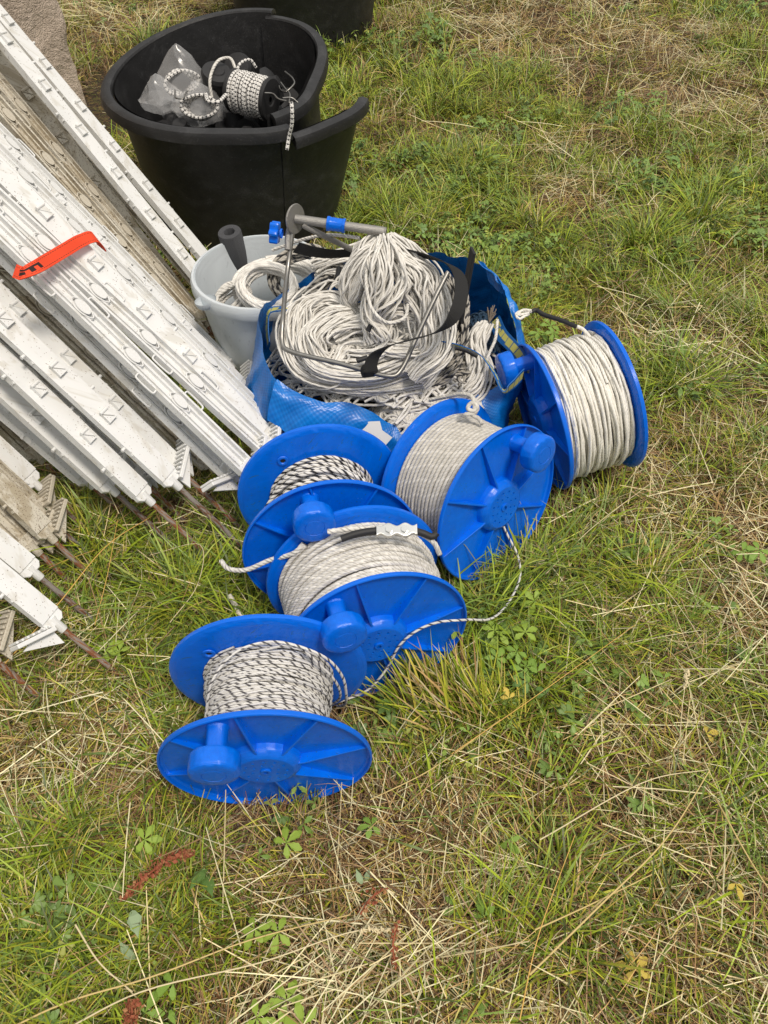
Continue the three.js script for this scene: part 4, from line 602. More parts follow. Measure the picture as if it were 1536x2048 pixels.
reel([-0.0325, 0.1314, -0.7575], [0.272, 0.08, 0.959], 121, 'blue reel of thick cream rope with a steel rope clamp on top',
  { mat: M.ropeCream, passes: [{ r0: 0.1245, d: 0.0084, turns: 14.6, mess: 0.45, s: 4, per: 60, twist: TW(0.028, 0.22) }, { r0: 0.131, z0: -0.055, z1: 0.035, d: 0.0084, turns: 9.2, mess: 0.6, s: 9, per: 60, ph: 2.2, twist: TW(0.028, 0.22) }] },
  [{ r: 0.0042, twist: TW(0.028, 0.22), P: [[-0.282,0.155,-0.831], [-0.267,0.16,-0.811], [-0.235,0.17,-0.8], [-0.19,0.195,-0.802], [-0.145,0.225,-0.795], [-0.129,0.24,-0.804]] },
   { r: 0.0042, twist: TW(0.028, 0.22), P: [[-0.089,0.285,-0.789], [-0.054,0.287,-0.793], [-0.018,0.286,-0.795], [0.025,0.284,-0.791], [0.057,0.28,-0.789], [0.079,0.265,-0.783], [0.09,0.24,-0.778]] },
   { r: 0.0058, mat: M.matteBlack, name: 'sleeve', P: [[-0.067,0.283,-0.776], [-0.049,0.286,-0.782], [-0.03,0.287,-0.787], [-0.009,0.287,-0.79]] },
   { r: 0.0058, mat: M.matteBlack, name: 'sleeve', P: [[0.046,0.285,-0.792], [0.061,0.284,-0.787], [0.077,0.278,-0.785], [0.085,0.283,-0.792]] }]);
reel([-0.1050, 0.1535, -0.9290], [0.186, 0.095, 0.978], 104, 'blue reel behind the clamp one with striped black and white rope',
  { mat: M.ropeBW, passes: [{ r0: 0.088, d: 0.0066, turns: 20, mess: 0.5, s: 6 }, { r0: 0.093, d: 0.0066, turns: 16, mess: 1.0, s: 7, ph: 2 }] },
  [{ r: 0.0034, P: [[-0.23,0.15,-0.907], [-0.207,0.19,-0.929], [-0.173,0.23,-0.941], [-0.128,0.255,-0.946], [-0.085,0.26,-0.946], [-0.046,0.25,-0.94], [-0.014,0.22,-0.932]] }]);
reel([0.1604, 0.1411, -1.0136], [0.66, 0.221, 0.718], 61, 'blue reel of neatly wound beige rope leaning towards the right',
  { mat: M.ropeBeige, passes: [{ r0: 0.1255, d: 0.0082, turns: 15.6, mess: 0.15, s: 11, per: 60, twist: TW(0.028, 0.2) }] },
  [{ r: 0.0039, twist: TW(0.023), name: 'rope_knot', P: [[0.143,0.275,-1.07], [0.15,0.285,-1.064], [0.164,0.285,-1.067], [0.168,0.295,-1.074], [0.157,0.298,-1.079], [0.151,0.292,-1.07], [0.162,0.29,-1.067], [0.16,0.3,-1.092], [0.144,0.29,-1.113], [0.124,0.27,-1.131], [0.088,0.24,-1.154]] },
   { r: 0.0039, twist: TW(0.023), name: 'rope_knot', P: [[0.155,0.284,-1.069], [0.159,0.282,-1.065], [0.172,0.275,-1.062], [0.178,0.27,-1.051]] }]);
reel([0.3949, 0.1634, -1.2233], [-0.952, -0.186, 0.245], 118, 'blue reel farthest right, tipped and full of loosely wound white rope',
  { mat: M.ropeWhite, passes: [{ r0: 0.124, d: 0.0062, turns: 22, mess: 0.6, s: 14 }, { r0: 0.129, d: 0.0062, turns: 19, mess: 1.1, s: 15, ph: 1 }, { r0: 0.133, d: 0.0062, turns: 13, mess: 1.6, s: 16, ph: 2 }, { r0: 0.136, z0: 0.06, z1: -0.06, d: 0.0062, turns: 8, mess: 1.8, s: 17, ph: 4 }, { r0: 0.137, z0: -0.03, z1: 0.05, d: 0.0062, turns: 4, mess: 1.6, s: 18, ph: 1 }] },
  [{ r: 0.0036, P: [[0.413,0.285,-1.282], [0.393,0.3,-1.298], [0.378,0.305,-1.301]] },
   { r: 0.0046, mat: M.matteBlack, name: 'sleeve', P: [[0.38,0.304,-1.3], [0.353,0.3,-1.328], [0.322,0.295,-1.355], [0.311,0.295,-1.369], [0.301,0.293,-1.365]] },
   { r: 0.003, mat: M.ropeWhite, name: 'rope_loop', P: [[0.303,0.293,-1.365], [0.284,0.29,-1.373], [0.271,0.287,-1.367], [0.276,0.285,-1.352], [0.288,0.287,-1.36], [0.3,0.292,-1.363]] },
   { r: 0.003, mat: M.ropeWhite, name: 'rope_loop', P: [[0.302,0.295,-1.366], [0.285,0.292,-1.373], [0.273,0.288,-1.362], [0.286,0.29,-1.362], [0.3,0.292,-1.363]] }]);
{ // double wire-rope clamp on the thick rope
  const c0 = V([-0.002,0.291,-0.787]), c1 = V([0.042,0.289,-0.788]), t = worldThing('rope_clamp', 'shiny double steel rope clamp on the thick cream rope', 'rope clamp', [c0.x, c0.y, c0.z]);
  const m = c0.clone().lerp(c1, 0.5), ang = Math.atan2(-(c1.z - c0.z), c1.x - c0.x), L = c0.distanceTo(c1);
  const zinc = std({ color: rgb(0.62, 0.62, 0.60), metalness: 1, roughness: 0.25 });
  const bodyS = new THREE.Shape(); for (let i = 0; i <= 64; i++) { const x = lerp(-L / 2 - 0.009, L / 2 + 0.009, i / 64), w = 0.0075 + 0.0025 * Math.cos((Math.abs(x) - L / 4 - 0.002) / (L / 4) * 2.8); i ? bodyS.lineTo(x, w) : bodyS.moveTo(x, w); } for (let i = 64; i >= 0; i--) { const x = lerp(-L / 2 - 0.009, L / 2 + 0.009, i / 64), w = 0.0075 + 0.0025 * Math.cos((Math.abs(x) - L / 4 - 0.002) / (L / 4) * 2.8); bodyS.lineTo(x, -w); }
  const bg = new THREE.ExtrudeGeometry(bodyS, { depth: 0.008, bevelEnabled: true, bevelSize: 0.0015, bevelThickness: 0.0015, bevelSegments: 2 }); bg.rotateX(-Math.PI / 2); bg.translate(0, -0.004, 0);
  t.put('plate', xf(toCreasedNormals(bg, 0.6), [m.x, m.y, m.z], [0.35, ang, 0]), zinc);
  for (const s of [-0.5, 0.5]) t.put('nut', xf(new THREE.CylinderGeometry(0.006, 0.0064, 0.005, 6), [m.x + s * L * 0.55 * Math.cos(ang), m.y + 0.0068, m.z - s * L * 0.55 * Math.sin(ang) + 0.0025], [0.35, ang, 0]), zinc);
}
// strings and stray rope ends on the grass
one('loose_string', tube(path([[-0.096,0.02,-0.628], [-0.066,0.025,-0.635], [-0.028,0.04,-0.645], [0.006,0.082,-0.664], [0.026,0.132,-0.677], [0.054,0.16,-0.687], [0.086,0.166,-0.698], [0.132,0.152,-0.712], [0.189,0.085,-0.76], [0.229,0.055,-0.818], [0.255,0.05,-0.878], [0.253,0.06,-0.918], [0.233,0.09,-0.942], [0.213,0.135,-0.953], [0.203,0.165,-0.957]], 160), 0.0021, { rs: 7 }), M.ropeBWThin, 'thin black and white string running from the front reel to the leaning one', 'string');
one('rope_stub', tube(resample(path([[-0.285,0.045,-0.836], [-0.273,0.04,-0.818], [-0.262,0.035,-0.801], [-0.253,0.03,-0.792]], 40), 0.003), 0.0048, { rs: 9, twist: TW(0.025) }), M.ropeTwist, 'short white rope end lying in grass left of the thick rope reel', 'rope');

// ---------- meadow: grass, hay, weeds ----------
const C3 = (r, g, b) => [r, g, b];
const PAL = {
  green: [C3(0.237, 0.316, 0.015), C3(0.162, 0.238, 0.011), C3(0.314, 0.377, 0.023), C3(0.390, 0.409, 0.034), C3(0.119, 0.188, 0.013)],
  blueGreen: [C3(0.190, 0.278, 0.047), C3(0.253, 0.342, 0.078), C3(0.157, 0.235, 0.032)],
  dry: [C3(0.549, 0.387, 0.161), C3(0.604, 0.482, 0.253), C3(0.450, 0.290, 0.114), C3(0.353, 0.208, 0.085), C3(0.489, 0.406, 0.137), C3(0.604, 0.550, 0.332)],
  brown: [C3(0.161, 0.081, 0.032), C3(0.217, 0.108, 0.044), C3(0.105, 0.056, 0.025), C3(0.274, 0.154, 0.059)],
  mixed: [C3(0.411, 0.406, 0.043), C3(0.494, 0.426, 0.066), C3(0.327, 0.343, 0.027), C3(0.580, 0.467, 0.088)],
};
const pick = a => a[Math.floor(rnd() * a.length)];
function bladesGeo(n, spec) { // n blades as one geometry, each blade with its own colour
  const pos = [], col = [], idx = [];
  for (let b = 0; b < n; b++) {
    const s = spec(b), L = s.L, seg = s.seg || 4, a = s.a, ca = Math.cos(a), sa = Math.sin(a), tw = s.tw || 0; let x = s.x, y = s.y, z = s.z, el = s.el; const start = pos.length / 3;
    for (let i = 0; i <= seg; i++) {
      const t = i / seg, w = s.w * (s.straw ? 1 - 0.35 * t : Math.pow(1 - t, 0.6) * (0.75 + 0.5 * t)) / 2 + 0.00012, ang = a + Math.PI / 2 + tw * t;
      const wx = Math.cos(ang) * w, wz = Math.sin(ang) * w, wy = Math.sin((s.roll || 0)) * w;
      pos.push(x - wx, y - wy, z - wz, x + wx, y + wy, z + wz); col.push(...s.c, ...s.c);
      const st = L / seg; x += Math.cos(el) * ca * st; z += Math.cos(el) * sa * st; y += Math.sin(el) * st; el += s.curve / seg; if (y < 0.003 && el < 0) { el = 0.05; }
    }
    for (let i = 0; i < seg; i++) { const k = start + i * 2; idx.push(k, k + 1, k + 2, k + 2, k + 1, k + 3); }
  }
  const g = new THREE.BufferGeometry(); g.setAttribute('position', new THREE.Float32BufferAttribute(pos, 3)); g.setAttribute('color', new THREE.Float32BufferAttribute(col, 3)); g.setIndex(idx); g.computeVertexNormals(); return g;
}
const tint = (c, k = 0.32) => { const f = 1 + rr(-k, k); return [c[0] * f, c[1] * f, c[2] * f]; };
const tuft = (n, pal, L0, L1, spread, w0, w1, e0, e1) => bladesGeo(n, () => { const a = rnd() * 6.283, R = Math.sqrt(rnd()) * spread, b = rnd() * 6.283; return { x: Math.cos(b) * R, y: 0, z: Math.sin(b) * R, a, el: rr(e0, e1), L: rr(L0, L1), w: rr(w0, w1) * 1.12, curve: -rr(0.2, 1.9), tw: rr(-0.8, 0.8), roll: rr(-0.6, 0.6), c: tint(pick(pal)) }; });
const litter = (n, pal, L0, L1, spread, h) => bladesGeo(n, () => { const a = rnd() * 6.283, R = Math.sqrt(rnd()) * spread, b = rnd() * 6.283, L = rr(L0, L1); return { x: Math.cos(b) * R - Math.cos(a) * L / 2, y: rr(0.006, h), z: Math.sin(b) * R - Math.sin(a) * L / 2, a, el: rr(-0.12, 0.28), L, w: rr(0.0007, 0.0018), curve: rr(-0.9, 0.6), tw: rr(-0.5, 0.5), seg: 4, roll: rr(-0.8, 0.8), straw: true, c: tint(pick(pal)) }; });
const grassMat = std({ vertexColors: true, roughness: 0.5, side: THREE.DoubleSide });
// places kept free of growth
const reelBoxes = [[-0.1765, -0.5538, 0.063, 0.998], [-0.0325, -0.7575, 0.272, 0.959], [-0.105, -0.929, 0.186, 0.978], [0.1604, -1.0136, 0.66, 0.718], [0.3949, -1.2233, -0.952, 0.245]];
function free(x, z, tall) {
  if (Math.hypot(x + 0.425, z + 2.31) < 0.285 || Math.hypot(x + 0.35, z + 3.98) < 0.31 || Math.hypot(x + 0.278, z + 1.56) < 0.13) return false;
  if (x > -0.26 && x < 0.28 && z > -1.63 && z < -1.13 && ((x - 0.01) / 0.30) ** 4 + ((z + 1.38) / 0.28) ** 4 < 1) return false;
  for (const [cx, cz, ax, az] of reelBoxes) { const dx = x - cx, dz = z - cz, l = Math.hypot(ax, az), s = (dx * ax + dz * az) / l, c = (dx * az - dz * ax) / l; if (Math.abs(s) < 0.105 + (tall ? 0.02 : 0) && Math.abs(c) < (tall ? 0.125 : 0.085)) return false; }
  { const dx = x + 1.0, dz = z + 2.8, f = dx * 0.904 + dz * 0.427; if (f < 0.03 && f > -0.4) return false; }
  return true;
}
function scatter(name, label, geos, count, where, size, lift = 0, tall = true) {
  const root = thing(name, label, 'grass'); root.userData.kind = 'stuff';
  geos.forEach((g, gi) => {
    const n = Math.round(count / geos.length), im = new THREE.InstancedMesh(g, grassMat, n), m = new THREE.Matrix4(), q = new THREE.Quaternion(), e = new THREE.Euler(), c = new THREE.Color(); let k = 0, tries = 0;
    while (k < n && tries++ < n * 30) {
      const t = Math.pow(rnd(), 0.62), z = lerp(0.15, -7.2, 1 - Math.pow(1 - rnd(), 1.0) * 1) , wide = 0.75 - z * 0.47, x = rr(-wide, wide);
      const d = Math.hypot(x, z, 1.24), keep = Math.min(1, Math.pow(1.9 / d, 1.25)); if (rnd() > keep) continue;
      if (!free(x, z, tall) || rnd() > where(x, z)) continue;
      const s = size(x, z) * rr(0.7, 1.25) * Math.max(1, Math.pow(d / 2.2, 0.22));
      e.set(rr(-0.16, 0.16), rnd() * 6.283, rr(-0.16, 0.16)); q.setFromEuler(e);
      m.compose(new THREE.Vector3(x, groundY(x, z) + lift * rr(0.3, 1), z), q, new THREE.Vector3(s, s * rr(0.8, 1.15), s)); im.setMatrixAt(k, m);
      const f = rr(0.8, 1.15), h = 0.06 * noise(x * 2.2, z * 2.2, 21); c.setRGB(f * (1 + h), f, f * (1 - h)); im.setColorAt(k, c); k++;
    }
    im.count = k; sh(im); im.name = name + '_clump'; im.userData.kind = 'stuff'; root.add(im);
  });
}
const gr = greenness;
const clumpy = (x, z, k = 2.6, o = 0) => smooth(-0.15, 0.4, noise(x * k + o, z * k, 17) + 0.5 * noise(x * k * 2.3, z * k * 2.3 + o, 19));
const DARK = [C3(0.055, 0.085, 0.012), C3(0.08, 0.115, 0.015), C3(0.10, 0.10, 0.02)];
const arch = (n, pal, L0, L1, spread, w0, w1) => bladesGeo(n, () => { const b = rnd() * 6.283, R = Math.sqrt(rnd()) * spread; return { x: Math.cos(b) * R, y: 0, z: Math.sin(b) * R, a: b + rr(-0.7, 0.7), el: rr(0.75, 1.5), L: rr(L0, L1), w: rr(w0, w1) * 1.12, curve: -rr(0.5, 2.3), tw: rr(-0.7, 0.7), roll: rr(-0.5, 0.5), seg: 5, c: tint(pick(pal), 0.3) }; });
scatter('thatch', 'matted brown thatch and dead grass covering the soil', [litter(24, [...PAL.brown, ...PAL.brown, C3(0.09, 0.055, 0.025)], 0.04, 0.12, 0.06, 0.016), litter(24, [...PAL.brown, ...PAL.brown, ...DARK], 0.04, 0.14, 0.06, 0.018), litter(24, [...PAL.brown, ...PAL.brown, ...PAL.dry], 0.03, 0.12, 0.06, 0.016)], 5000, () => 1, () => 1, 0.004, false);
scatter('green_grass', 'short green meadow grass', [tuft(24, [...PAL.green, ...DARK], 0.03, 0.08, 0.032, 0.0014, 0.003, 0.5, 1.5), tuft(22, [...PAL.green, ...PAL.mixed], 0.035, 0.085, 0.035, 0.0012, 0.0028, 0.4, 1.5), tuft(24, [...PAL.green, ...DARK, ...PAL.blueGreen], 0.03, 0.075, 0.03, 0.0012, 0.0028, 0.3, 1.5)], 9500, (x, z) => 0.18 + 0.82 * gr(x, z), (x, z) => 0.7 + 0.5 * clumpy(x, z, 3.1, 4));
scatter('tall_grass', 'arching tufts of longer green grass', [arch(34, [...PAL.green, ...PAL.green, ...DARK], 0.07, 0.15, 0.028, 0.002, 0.0048), arch(30, [...PAL.green, ...PAL.blueGreen], 0.08, 0.17, 0.03, 0.0016, 0.004), arch(34, [...PAL.green, ...PAL.mixed, ...PAL.dry], 0.06, 0.15, 0.03, 0.0014, 0.0034)], 4600, (x, z) => (0.05 + 0.95 * gr(x, z)) * (0.12 + 0.88 * clumpy(x, z, 3.4)), (x, z) => 0.75 + 0.3 * clumpy(x, z, 1.7, 9));
scatter('dry_grass', 'standing straw coloured dry grass', [tuft(18, PAL.dry, 0.04, 0.11, 0.035, 0.0010, 0.002, 0.15, 1.3), tuft(18, [...PAL.dry, ...PAL.mixed], 0.04, 0.11, 0.035, 0.001, 0.0022, 0.1, 1.2), arch(22, [...PAL.dry, ...PAL.brown], 0.05, 0.13, 0.03, 0.001, 0.002)], 4600, (x, z) => (0.12 + 0.88 * (1 - gr(x, z))) * (0.3 + 0.7 * clumpy(x, z, 2.9, 21)), () => 1.0);
scatter('hay', 'loose hay stalks lying over the grass', [litter(11, PAL.dry, 0.06, 0.18, 0.06, 0.05), litter(11, [...PAL.dry, C3(0.66, 0.55, 0.30)], 0.08, 0.20, 0.07, 0.055), litter(11, [...PAL.dry, ...PAL.mixed, ...PAL.brown], 0.05, 0.16, 0.06, 0.045)], 3000, (x, z) => (0.03 + 0.97 * Math.pow(1 - gr(x, z), 2)) * (0.2 + 0.8 * clumpy(x, z, 2.2, 33)), () => 0.9, 0.012, true);

// tall yellow-green clump right of the reels, and other distinct tussocks
{
  const tus = (p, n, pal, L0, L1, spread, lean, az, lab, w = 0.0042) => { const g = bladesGeo(n, () => { const b = rnd() * 6.283, R = Math.sqrt(rnd()) * spread; return { x: Math.cos(b) * R, y: 0, z: Math.sin(b) * R * 0.7, a: az + rr(-0.9, 0.9), el: rr(0.75, 1.45) - lean, L: rr(L0, L1), w: rr(w * 0.4, w), curve: -rr(0.1, 0.9), tw: rr(-0.6, 0.6), roll: rr(-0.5, 0.5), seg: 5, c: tint(pick(pal)) }; }); const o = one('grass_tussock', g, grassMat, lab, 'grass'); o.position.set(p[0], groundY(p[0], p[2]), p[2]); };
  tus([0.118,0,-0.638], 260, [...PAL.green, ...PAL.green, ...PAL.mixed, ...PAL.dry], 0.08, 0.17, 0.085, 0.0, -2.4, 'tall yellow green grass tussock against the thick rope reel', 0.0062);
  tus([0.197,0,-0.61], 150, [...PAL.green, ...PAL.mixed], 0.07, 0.13, 0.06, 0.15, -2.2, 'green grass tussock right of the tall yellow green one', 0.005);
  tus([-0.443,0,-0.629], 60, PAL.blueGreen, 0.08, 0.17, 0.06, 0.25, 0.2, 'blue green grass tussock reaching over the front reel from the left', 0.0036);
  tus([-0.333,0,-0.443], 70, [...PAL.green, ...PAL.blueGreen], 0.07, 0.14, 0.06, 0.2, 1.2, 'green grass tussock below the front reel', 0.003);
  tus([0.154,0,-0.274], 80, [...PAL.green, ...PAL.blueGreen], 0.08, 0.18, 0.04, 0.05, -1.5, 'upright green grass tussock at the bottom right of centre', 0.003);
  tus([-0.32,0,-0.915], 80, [...PAL.green, ...PAL.green], 0.05, 0.12, 0.06, 0.1, -0.5, 'fresh green grass tussock left of the second and third reels', 0.0032);
  tus([0.536,0,-0.435], 60, PAL.green, 0.06, 0.12, 0.07, 0.2, 2.5, 'green grass tussock at the right edge', 0.003);
  tus([-0.504,0,-0.443], 60, [...PAL.green, ...PAL.mixed], 0.06, 0.12, 0.06, 0.2, 0.6, 'green grass tussock at the lower left', 0.003);
}
// single dry stalks
{
  const stalk = (P, r, c, lab, head) => { const g = [tube(path(P, 24), t => 0.7 * r * (1 - 0.4 * t), { rs: 5 })]; const t = thing('dry_stalk', lab, 'dry stalk', [P[0][0], P[0][1], P[0][2]]); const m = std({ color: rgb(...c), roughness: 0.8 }); g[0].translate(-P[0][0], -P[0][1], -P[0][2]); part(t, 'stem', g[0], m);
    if (head) { const C = path(P, 60), h = []; for (let k = 0; k < 34; k++) { const p = C[60 - Math.floor(k / 34 * 16)], s = new THREE.SphereGeometry(1, 6, 4); xf(s, [p.x + rr(-0.003, 0.003) - P[0][0], p.y + rr(-0.002, 0.004) - P[0][1], p.z + rr(-0.003, 0.003) - P[0][2]], [rr(-1, 1), rr(-3, 3), rr(-1, 1)], [0.0042, 0.0012, 0.0014]); h.push(s); } part(t, 'seed_head', merge(h), m); } };
  const straw = [0.58, 0.44, 0.18], gold = [0.62, 0.38, 0.10], pale = [0.66, 0.56, 0.34];
  stalk([[-0.665,0.05,-0.659], [-0.583,0.075,-0.788], [-0.518,0.085,-0.922], [-0.454,0.07,-1.007]], 0.0018, gold, 'long golden stalk crossing the grass below the white posts');
  stalk([[-0.688,0.05,-0.838], [-0.617,0.06,-0.894], [-0.553,0.055,-0.934]], 0.0012, gold, 'thin orange stalk just above the long golden one');
  stalk([[-0.519,0.04,-0.774], [-0.509,0.07,-0.863], [-0.511,0.09,-0.979]], 0.0012, gold, 'thin upright golden stalk below the posts');
  stalk([[-0.382,0.05,-0.773], [-0.34,0.07,-0.841], [-0.346,0.08,-0.926], [-0.443,0.06,-0.918]], 0.0012, pale, 'bent pale stalk left of the reels');
  stalk([[-0.503,0.04,-0.153], [-0.414,0.05,-0.19], [-0.307,0.06,-0.217], [-0.181,0.06,-0.261], [-0.047,0.05,-0.295]], 0.0021, straw, 'longest straw stalk slanting across the bottom of the meadow');
  stalk([[-0.41,0.04,-0.162], [-0.317,0.06,-0.2], [-0.164,0.065,-0.233], [-0.033,0.06,-0.273], [0.022,0.055,-0.273]], 0.0018, pale, 'straw stalk with seed head at the bottom centre', true);
  stalk([[-0.421,0.06,-0.28], [-0.377,0.06,-0.234], [-0.329,0.05,-0.202]], 0.002, pale, 'short thick pale stalk at the lower left');
  stalk([[0.229,0.05,-0.396], [0.408,0.06,-0.482], [0.5,0.06,-0.498]], 0.0016, pale, 'pale stalk slanting at the right centre');
  stalk([[0.193,0.05,-0.222], [0.297,0.07,-0.302], [0.403,0.08,-0.386], [0.499,0.07,-0.493]], 0.0022, straw, 'long thick straw stalk rising through the lower right');
  stalk([[0.207,0.05,-0.276], [0.285,0.06,-0.305], [0.385,0.06,-0.347]], 0.0018, straw, 'straw stalk lying level at the lower right');
  stalk([[0.174,0.05,-0.171], [0.204,0.075,-0.258], [0.277,0.07,-0.396]], 0.0014, gold, 'thin golden stalk at the bottom right of centre');
  stalk([[0.5,0.06,-0.455], [0.525,0.06,-0.364], [0.547,0.05,-0.32]], 0.002, straw, 'straight straw stalk at the right edge');
  stalk([[0.104,0.05,-0.526], [0.235,0.085,-0.603], [0.436,0.08,-0.749]], 0.0012, gold, 'thin golden stalk above the tall tussock');
  stalk([[-0.021,0.04,-0.459], [0.072,0.05,-0.502], [0.189,0.05,-0.586]], 0.0016, straw, 'straw stalk right of the front reel');
  stalk([[0.473,0.05,-0.551], [0.476,0.09,-0.592], [0.496,0.1,-0.649]], 0.0012, pale, 'upright pale stalk with seed head at the right', true);
  stalk([[0.306,0.03,-0.893], [0.404,0.05,-0.988], [0.562,0.05,-1.122]], 0.0014, pale, 'pale stalk right of the leaning reel');
}
// cinquefoil weeds
const leafletShape = (() => { const pts = [[0, 0]]; const L = 1; for (let i = 1; i <= 7; i++) { const t = i / 7, w = 0.26 * Math.sin(Math.PI * Math.pow(t, 1.25) * 0.9) * (0.6 + 0.5 * t); pts.push([w * (i % 2 ? 1.1 : 0.88), t * 0.97]); } pts.push([0, 1.02]); for (let i = 7; i >= 1; i--) { const p = pts[i]; pts.push([-p[0], p[1]]); } return pts; })();
function leafGeo(n, size, arc, cup) {
  const l = [];
  for (let k = 0; k < n; k++) {
    const g = new THREE.ShapeGeometry(new THREE.Shape(leafletShape.map(p => new THREE.Vector2(...p)))), p = g.attributes.position, sc = size * (1 - 0.22 * Math.abs(k - (n - 1) / 2) / ((n - 1) / 2 || 1)) * rr(0.9, 1.1), an = n > 1 ? lerp(-arc, arc, k / (n - 1)) : 0;
    for (let i = 0; i < p.count; i++) { const x = p.getX(i), y = p.getY(i); p.setXYZ(i, x * sc, (0.25 * Math.abs(x) - cup * y * y + 0.05 * noise(x * 6, y * 6, k)) * sc, y * sc); }
    g.rotateY(an); l.push(g);
  }
  const g = merge(l); g.computeVertexNormals(); return g;
}
const leafMats = { g: std({ color: rgb(0.17, 0.28, 0.035), roughness: 0.6, side: THREE.DoubleSide }), l: std({ color: rgb(0.23, 0.33, 0.035), roughness: 0.6, side: THREE.DoubleSide }), d: std({ color: rgb(0.11, 0.20, 0.04), roughness: 0.6, side: THREE.DoubleSide }), y: std({ color: rgb(0.50, 0.38, 0.06), roughness: 0.65, side: THREE.DoubleSide }), p: std({ color: rgb(0.25, 0.33, 0.18), roughness: 0.7, side: THREE.DoubleSide }) };
const leaves5 = [0, 1, 2].map(() => leafGeo(5, 0.027, 2.15, 0.25)), leaves3 = [0, 1].map(() => leafGeo(3, 0.026, 1.15, 0.3)), leavesR = leafGeo(1, 0.034, 0, 0.2);
function weed(p, h, n, kind, size, lab, mat = 'g') {
  const t = thing('cinquefoil_plant', lab, 'weed', [p[0], groundY(p[0], p[2]), p[2]], 'five-fingered weeds in the grass'), st = [];
  for (let k = 0; k < n; k++) {
    const a = k * 2.4 + rnd(), R = n > 1 ? rr(0.012, 0.034) * Math.sqrt(n / 3) : 0.004, hh = (h + 0.016) * rr(0.8, 1.05), tip = [Math.cos(a) * R, hh, Math.sin(a) * R];
    st.push(tube(path([[0, 0, 0], [tip[0] * 0.4, hh * 0.6, tip[2] * 0.4], tip], 6), 0.0008, { rs: 4 }));
    const l = part(t, 'leaf', kind === 3 ? leaves3[k % 2] : kind === 1 ? leavesR : leaves5[k % 3], leafMats[mat]); l.position.set(...tip); l.rotation.set(rr(-0.35, 0.45), rnd() * 6.28, rr(-0.4, 0.4)); const s = 0.86 * size * rr(0.85, 1.15); l.scale.set(s, s, s);
  }
  part(t, 'stem', merge(st), leafMats.d);
}
weed([0.269,0.06,-0.815], 0.085, 1, 5, 1.25, 'bright five-fingered leaf highest right of the thick rope reel', 'l');
weed([0.19,0.06,-0.749], 0.085, 1, 5, 1.2, 'bright five-fingered leaf touching the string loop', 'l');
weed([0.225,0.06,-0.743], 0.08, 2, 5, 1.2, 'pair of bright five-fingered leaves right of the string loop', 'l');
weed([0.121,0.09,-0.73], 0.115, 1, 5, 0.95, 'small five-fingered leaf in front of the thick rope reel', 'l');
weed([0.217,0.05,-0.697], 0.075, 3, 5, 1.1, 'three-leaved weed above the tall yellow green tussock', 'g');
weed([0.254,0.05,-0.682], 0.07, 2, 3, 1.1, 'weed with toothed leaves right of the tall tussock', 'g');
weed([0.262,0.05,-0.649], 0.06, 2, 3, 1.0, 'low green weed below the toothed one by the tall tussock', 'd');
weed([0.202,0.07,-0.62], 0.08, 1, 3, 0.8, 'yellow leaf in the tall tussock', 'y');
weed([0.52,0.05,-0.57], 0.06, 1, 3, 0.95, 'yellow leaf standing out at the right', 'y');
weed([-0.146,0.05,-0.389], 0.06, 1, 5, 1.15, 'bright five-fingered leaf below the right half of the front reel', 'l');
weed([-0.167,0.05,-0.282], 0.055, 2, 5, 1.2, 'five-fingered weed at the bottom between the long straw stalks and the red seed head', 'l');
weed([-0.355,0.05,-0.396], 0.06, 1, 5, 1.2, 'bright five-fingered leaf below the left end of the front reel', 'l');
weed([-0.263,0.05,-0.324], 0.05, 2, 1, 1.3, 'dark oval toothed leaves right of the big red seed head', 'd');
weed([-0.419,0.04,-0.346], 0.05, 2, 1, 1.0, 'green oval leaves left of the big red seed head', 'g');
weed([-0.354,0.05,-0.271], 0.05, 2, 1, 1.25, 'pale grey green curled leaf below the big red seed head', 'p');
weed([-0.022,0.05,-0.421], 0.05, 1, 5, 1.0, 'five-fingered leaf below the right end of the front reel', 'g');
weed([-0.031,0.05,-0.364], 0.045, 2, 1, 0.7, 'small pale round leaf at the lower centre', 'p');
weed([0.12,0.05,-0.307], 0.06, 2, 3, 1.0, 'three-fingered green leaf left of the upright tussock', 'g');
weed([0.179,0.06,-0.399], 0.07, 1, 3, 1.1, 'three-fingered green leaf right of centre above the upright tussock', 'g');
weed([-0.29,0.05,-0.188], 0.06, 3, 3, 1.3, 'green weed at the very bottom left of centre', 'g');
weed([-0.134,0.05,-0.176], 0.06, 3, 5, 1.3, 'green five-fingered weed at the very bottom centre', 'l');
weed([0.5,0.05,-0.34], 0.05, 1, 3, 1.0, 'yellowing leaf at the lower right edge', 'y');
weed([0.334,0.04,-0.232], 0.04, 1, 5, 1.0, 'faded yellow leaf at the bottom right', 'y');
weed([-0.474,0.04,-0.733], 0.05, 2, 5, 1.1, 'light green weed in the grass left of the front reel', 'l');
weed([-0.574,0.04,-0.851], 0.05, 2, 3, 1.1, 'weed beside the lowest fence post', 'g');
weed([-0.455,0.03,-0.991], 0.045, 1, 5, 0.9, 'five-fingered leaf below the rusty spikes', 'l');
weed([0.707,0.05,-0.95], 0.06, 2, 5, 1.2, 'green weed at the right edge beside the white rope reel', 'g');
weed([0.72,0.05,-1.578], 0.06, 2, 3, 1.2, 'weed right of the white rope reel, higher up', 'g');
weed([0.419,0.04,-1.652], 0.05, 3, 5, 1.2, 'green weed behind the white rope loop end', 'g');
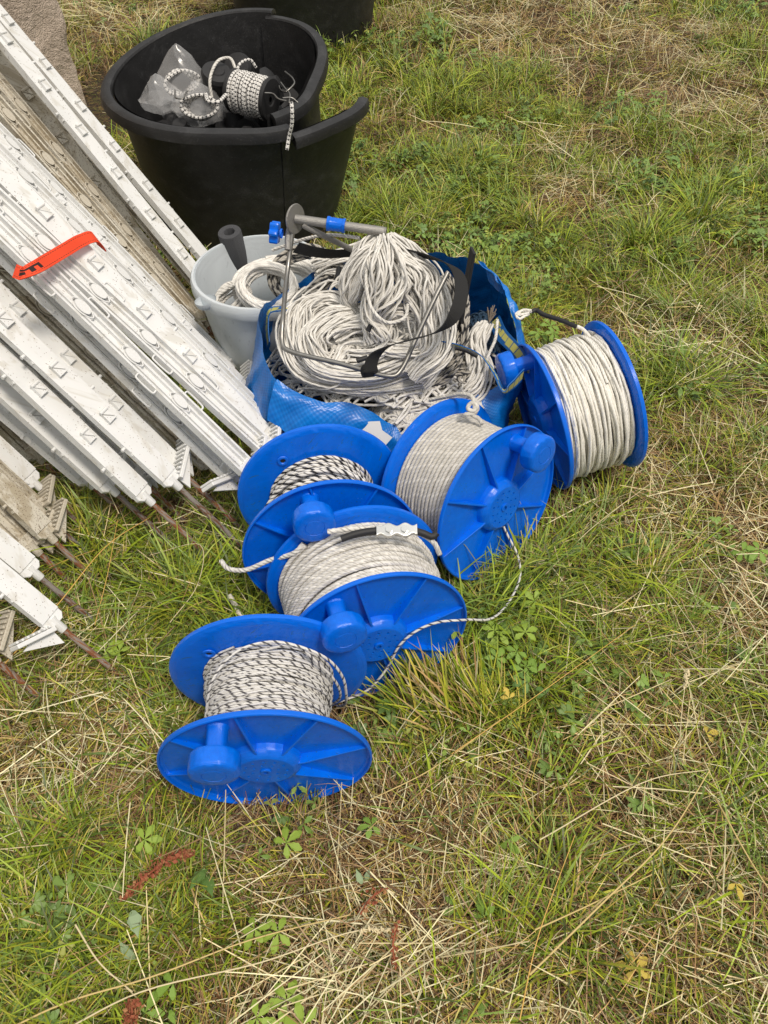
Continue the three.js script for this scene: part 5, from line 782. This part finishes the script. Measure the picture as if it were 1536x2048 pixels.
{ // low broad-leaved ground cover among the grass
  const vc = (g, cs) => { const n = g.attributes.position.count, c = new Float32Array(n * 3), k = pick(cs); for (let i = 0; i < n; i++) c.set(k, i * 3); g.setAttribute('color', new THREE.BufferAttribute(c, 3)); g.deleteAttribute('uv'); return g; };
  const cl = cs => { const l = []; for (let k = 0; k < 6; k++) { const g = vc(leafGeo(rnd() < 0.5 ? 3 : 5, rr(0.012, 0.02), 1.5, 0.25), cs); const a = rnd() * 6.283, R = rr(0.005, 0.05); xf(g, [Math.cos(a) * R, rr(0.03, 0.06), Math.sin(a) * R], [rr(-0.4, 0.4), rnd() * 6.28, rr(-0.4, 0.4)]); l.push(g); } return mergeGeometries(l); };
  const cs = [C3(0.17, 0.27, 0.045), C3(0.24, 0.34, 0.06), C3(0.12, 0.2, 0.04), C3(0.33, 0.36, 0.07)];
  scatter('ground_cover', 'low leafy weeds spread through the meadow', [cl(cs), cl(cs), cl([...cs, C3(0.5, 0.42, 0.08)])], 1100, (x, z) => Math.pow(gr(x, z), 1.5) * smooth(-0.1, 0.35, noise(x * 2.6, z * 2.6, 31)) * (0.35 + 0.65 * smooth(-1.4, -2.2, z)), () => 1.0);
}
// rust-red dock seed heads
{
  const mat = std({ color: rgb(0.30, 0.085, 0.04), roughness: 0.85, side: THREE.DoubleSide }), mat2 = std({ color: rgb(0.36, 0.17, 0.07), roughness: 0.85, side: THREE.DoubleSide });
  const dock = (P, n, w, lab) => { const C = path(P, 60), t = thing('dock_seed_head', lab, 'seed head', [C[0].x, C[0].y, C[0].z]), l = [], off = v => [v.x - C[0].x, v.y - C[0].y, v.z - C[0].z]; for (let k = 0; k < n; k++) { const i = Math.floor(rnd() * 60), p = off(C[i]), s = new THREE.OctahedronGeometry(1, 0); const ww = w * (0.6 + 0.5 * Math.sin(i / 60 * 3.1)); xf(s, [p[0] + rr(-ww, ww), p[1] + rr(-ww, ww) * 0.8, p[2] + rr(-ww, ww)], [rr(-2, 2), rr(-2, 2), rr(-2, 2)], [rr(0.0018, 0.0036), rr(0.0026, 0.0046), 0.001]); l.push(s); } part(t, 'seeds', merge(l.filter((_, k) => k % 3)), mat); part(t, 'dry_husks', merge(l.filter((_, k) => k % 3 === 0)), mat2); part(t, 'stem', tube(C.map(c => V(off(c))), 0.0014, { rs: 5 }), mat); };
  dock([[-0.367,0.045,-0.318], [-0.332,0.06,-0.347], [-0.304,0.06,-0.368], [-0.277,0.055,-0.376]], 300, 0.0075, 'big rust red dock seed head lying in the lower left grass');
  dock([[-0.325,0.05,-0.171], [-0.322,0.06,-0.178], [-0.325,0.06,-0.186]], 130, 0.010, 'rust red seed clump at the bottom left edge');
  dock([[-0.033,0.05,-0.295], [-0.02,0.055,-0.313], [-0.002,0.055,-0.326]], 45, 0.011, 'sparse rust red seed head near the straw stalks');
  dock([[0.015,0.05,-0.233], [0.012,0.06,-0.255], [0.018,0.06,-0.28]], 40, 0.006, 'thin rust red seed spike at the bottom centre');
}
renderer.render(scene, camera);
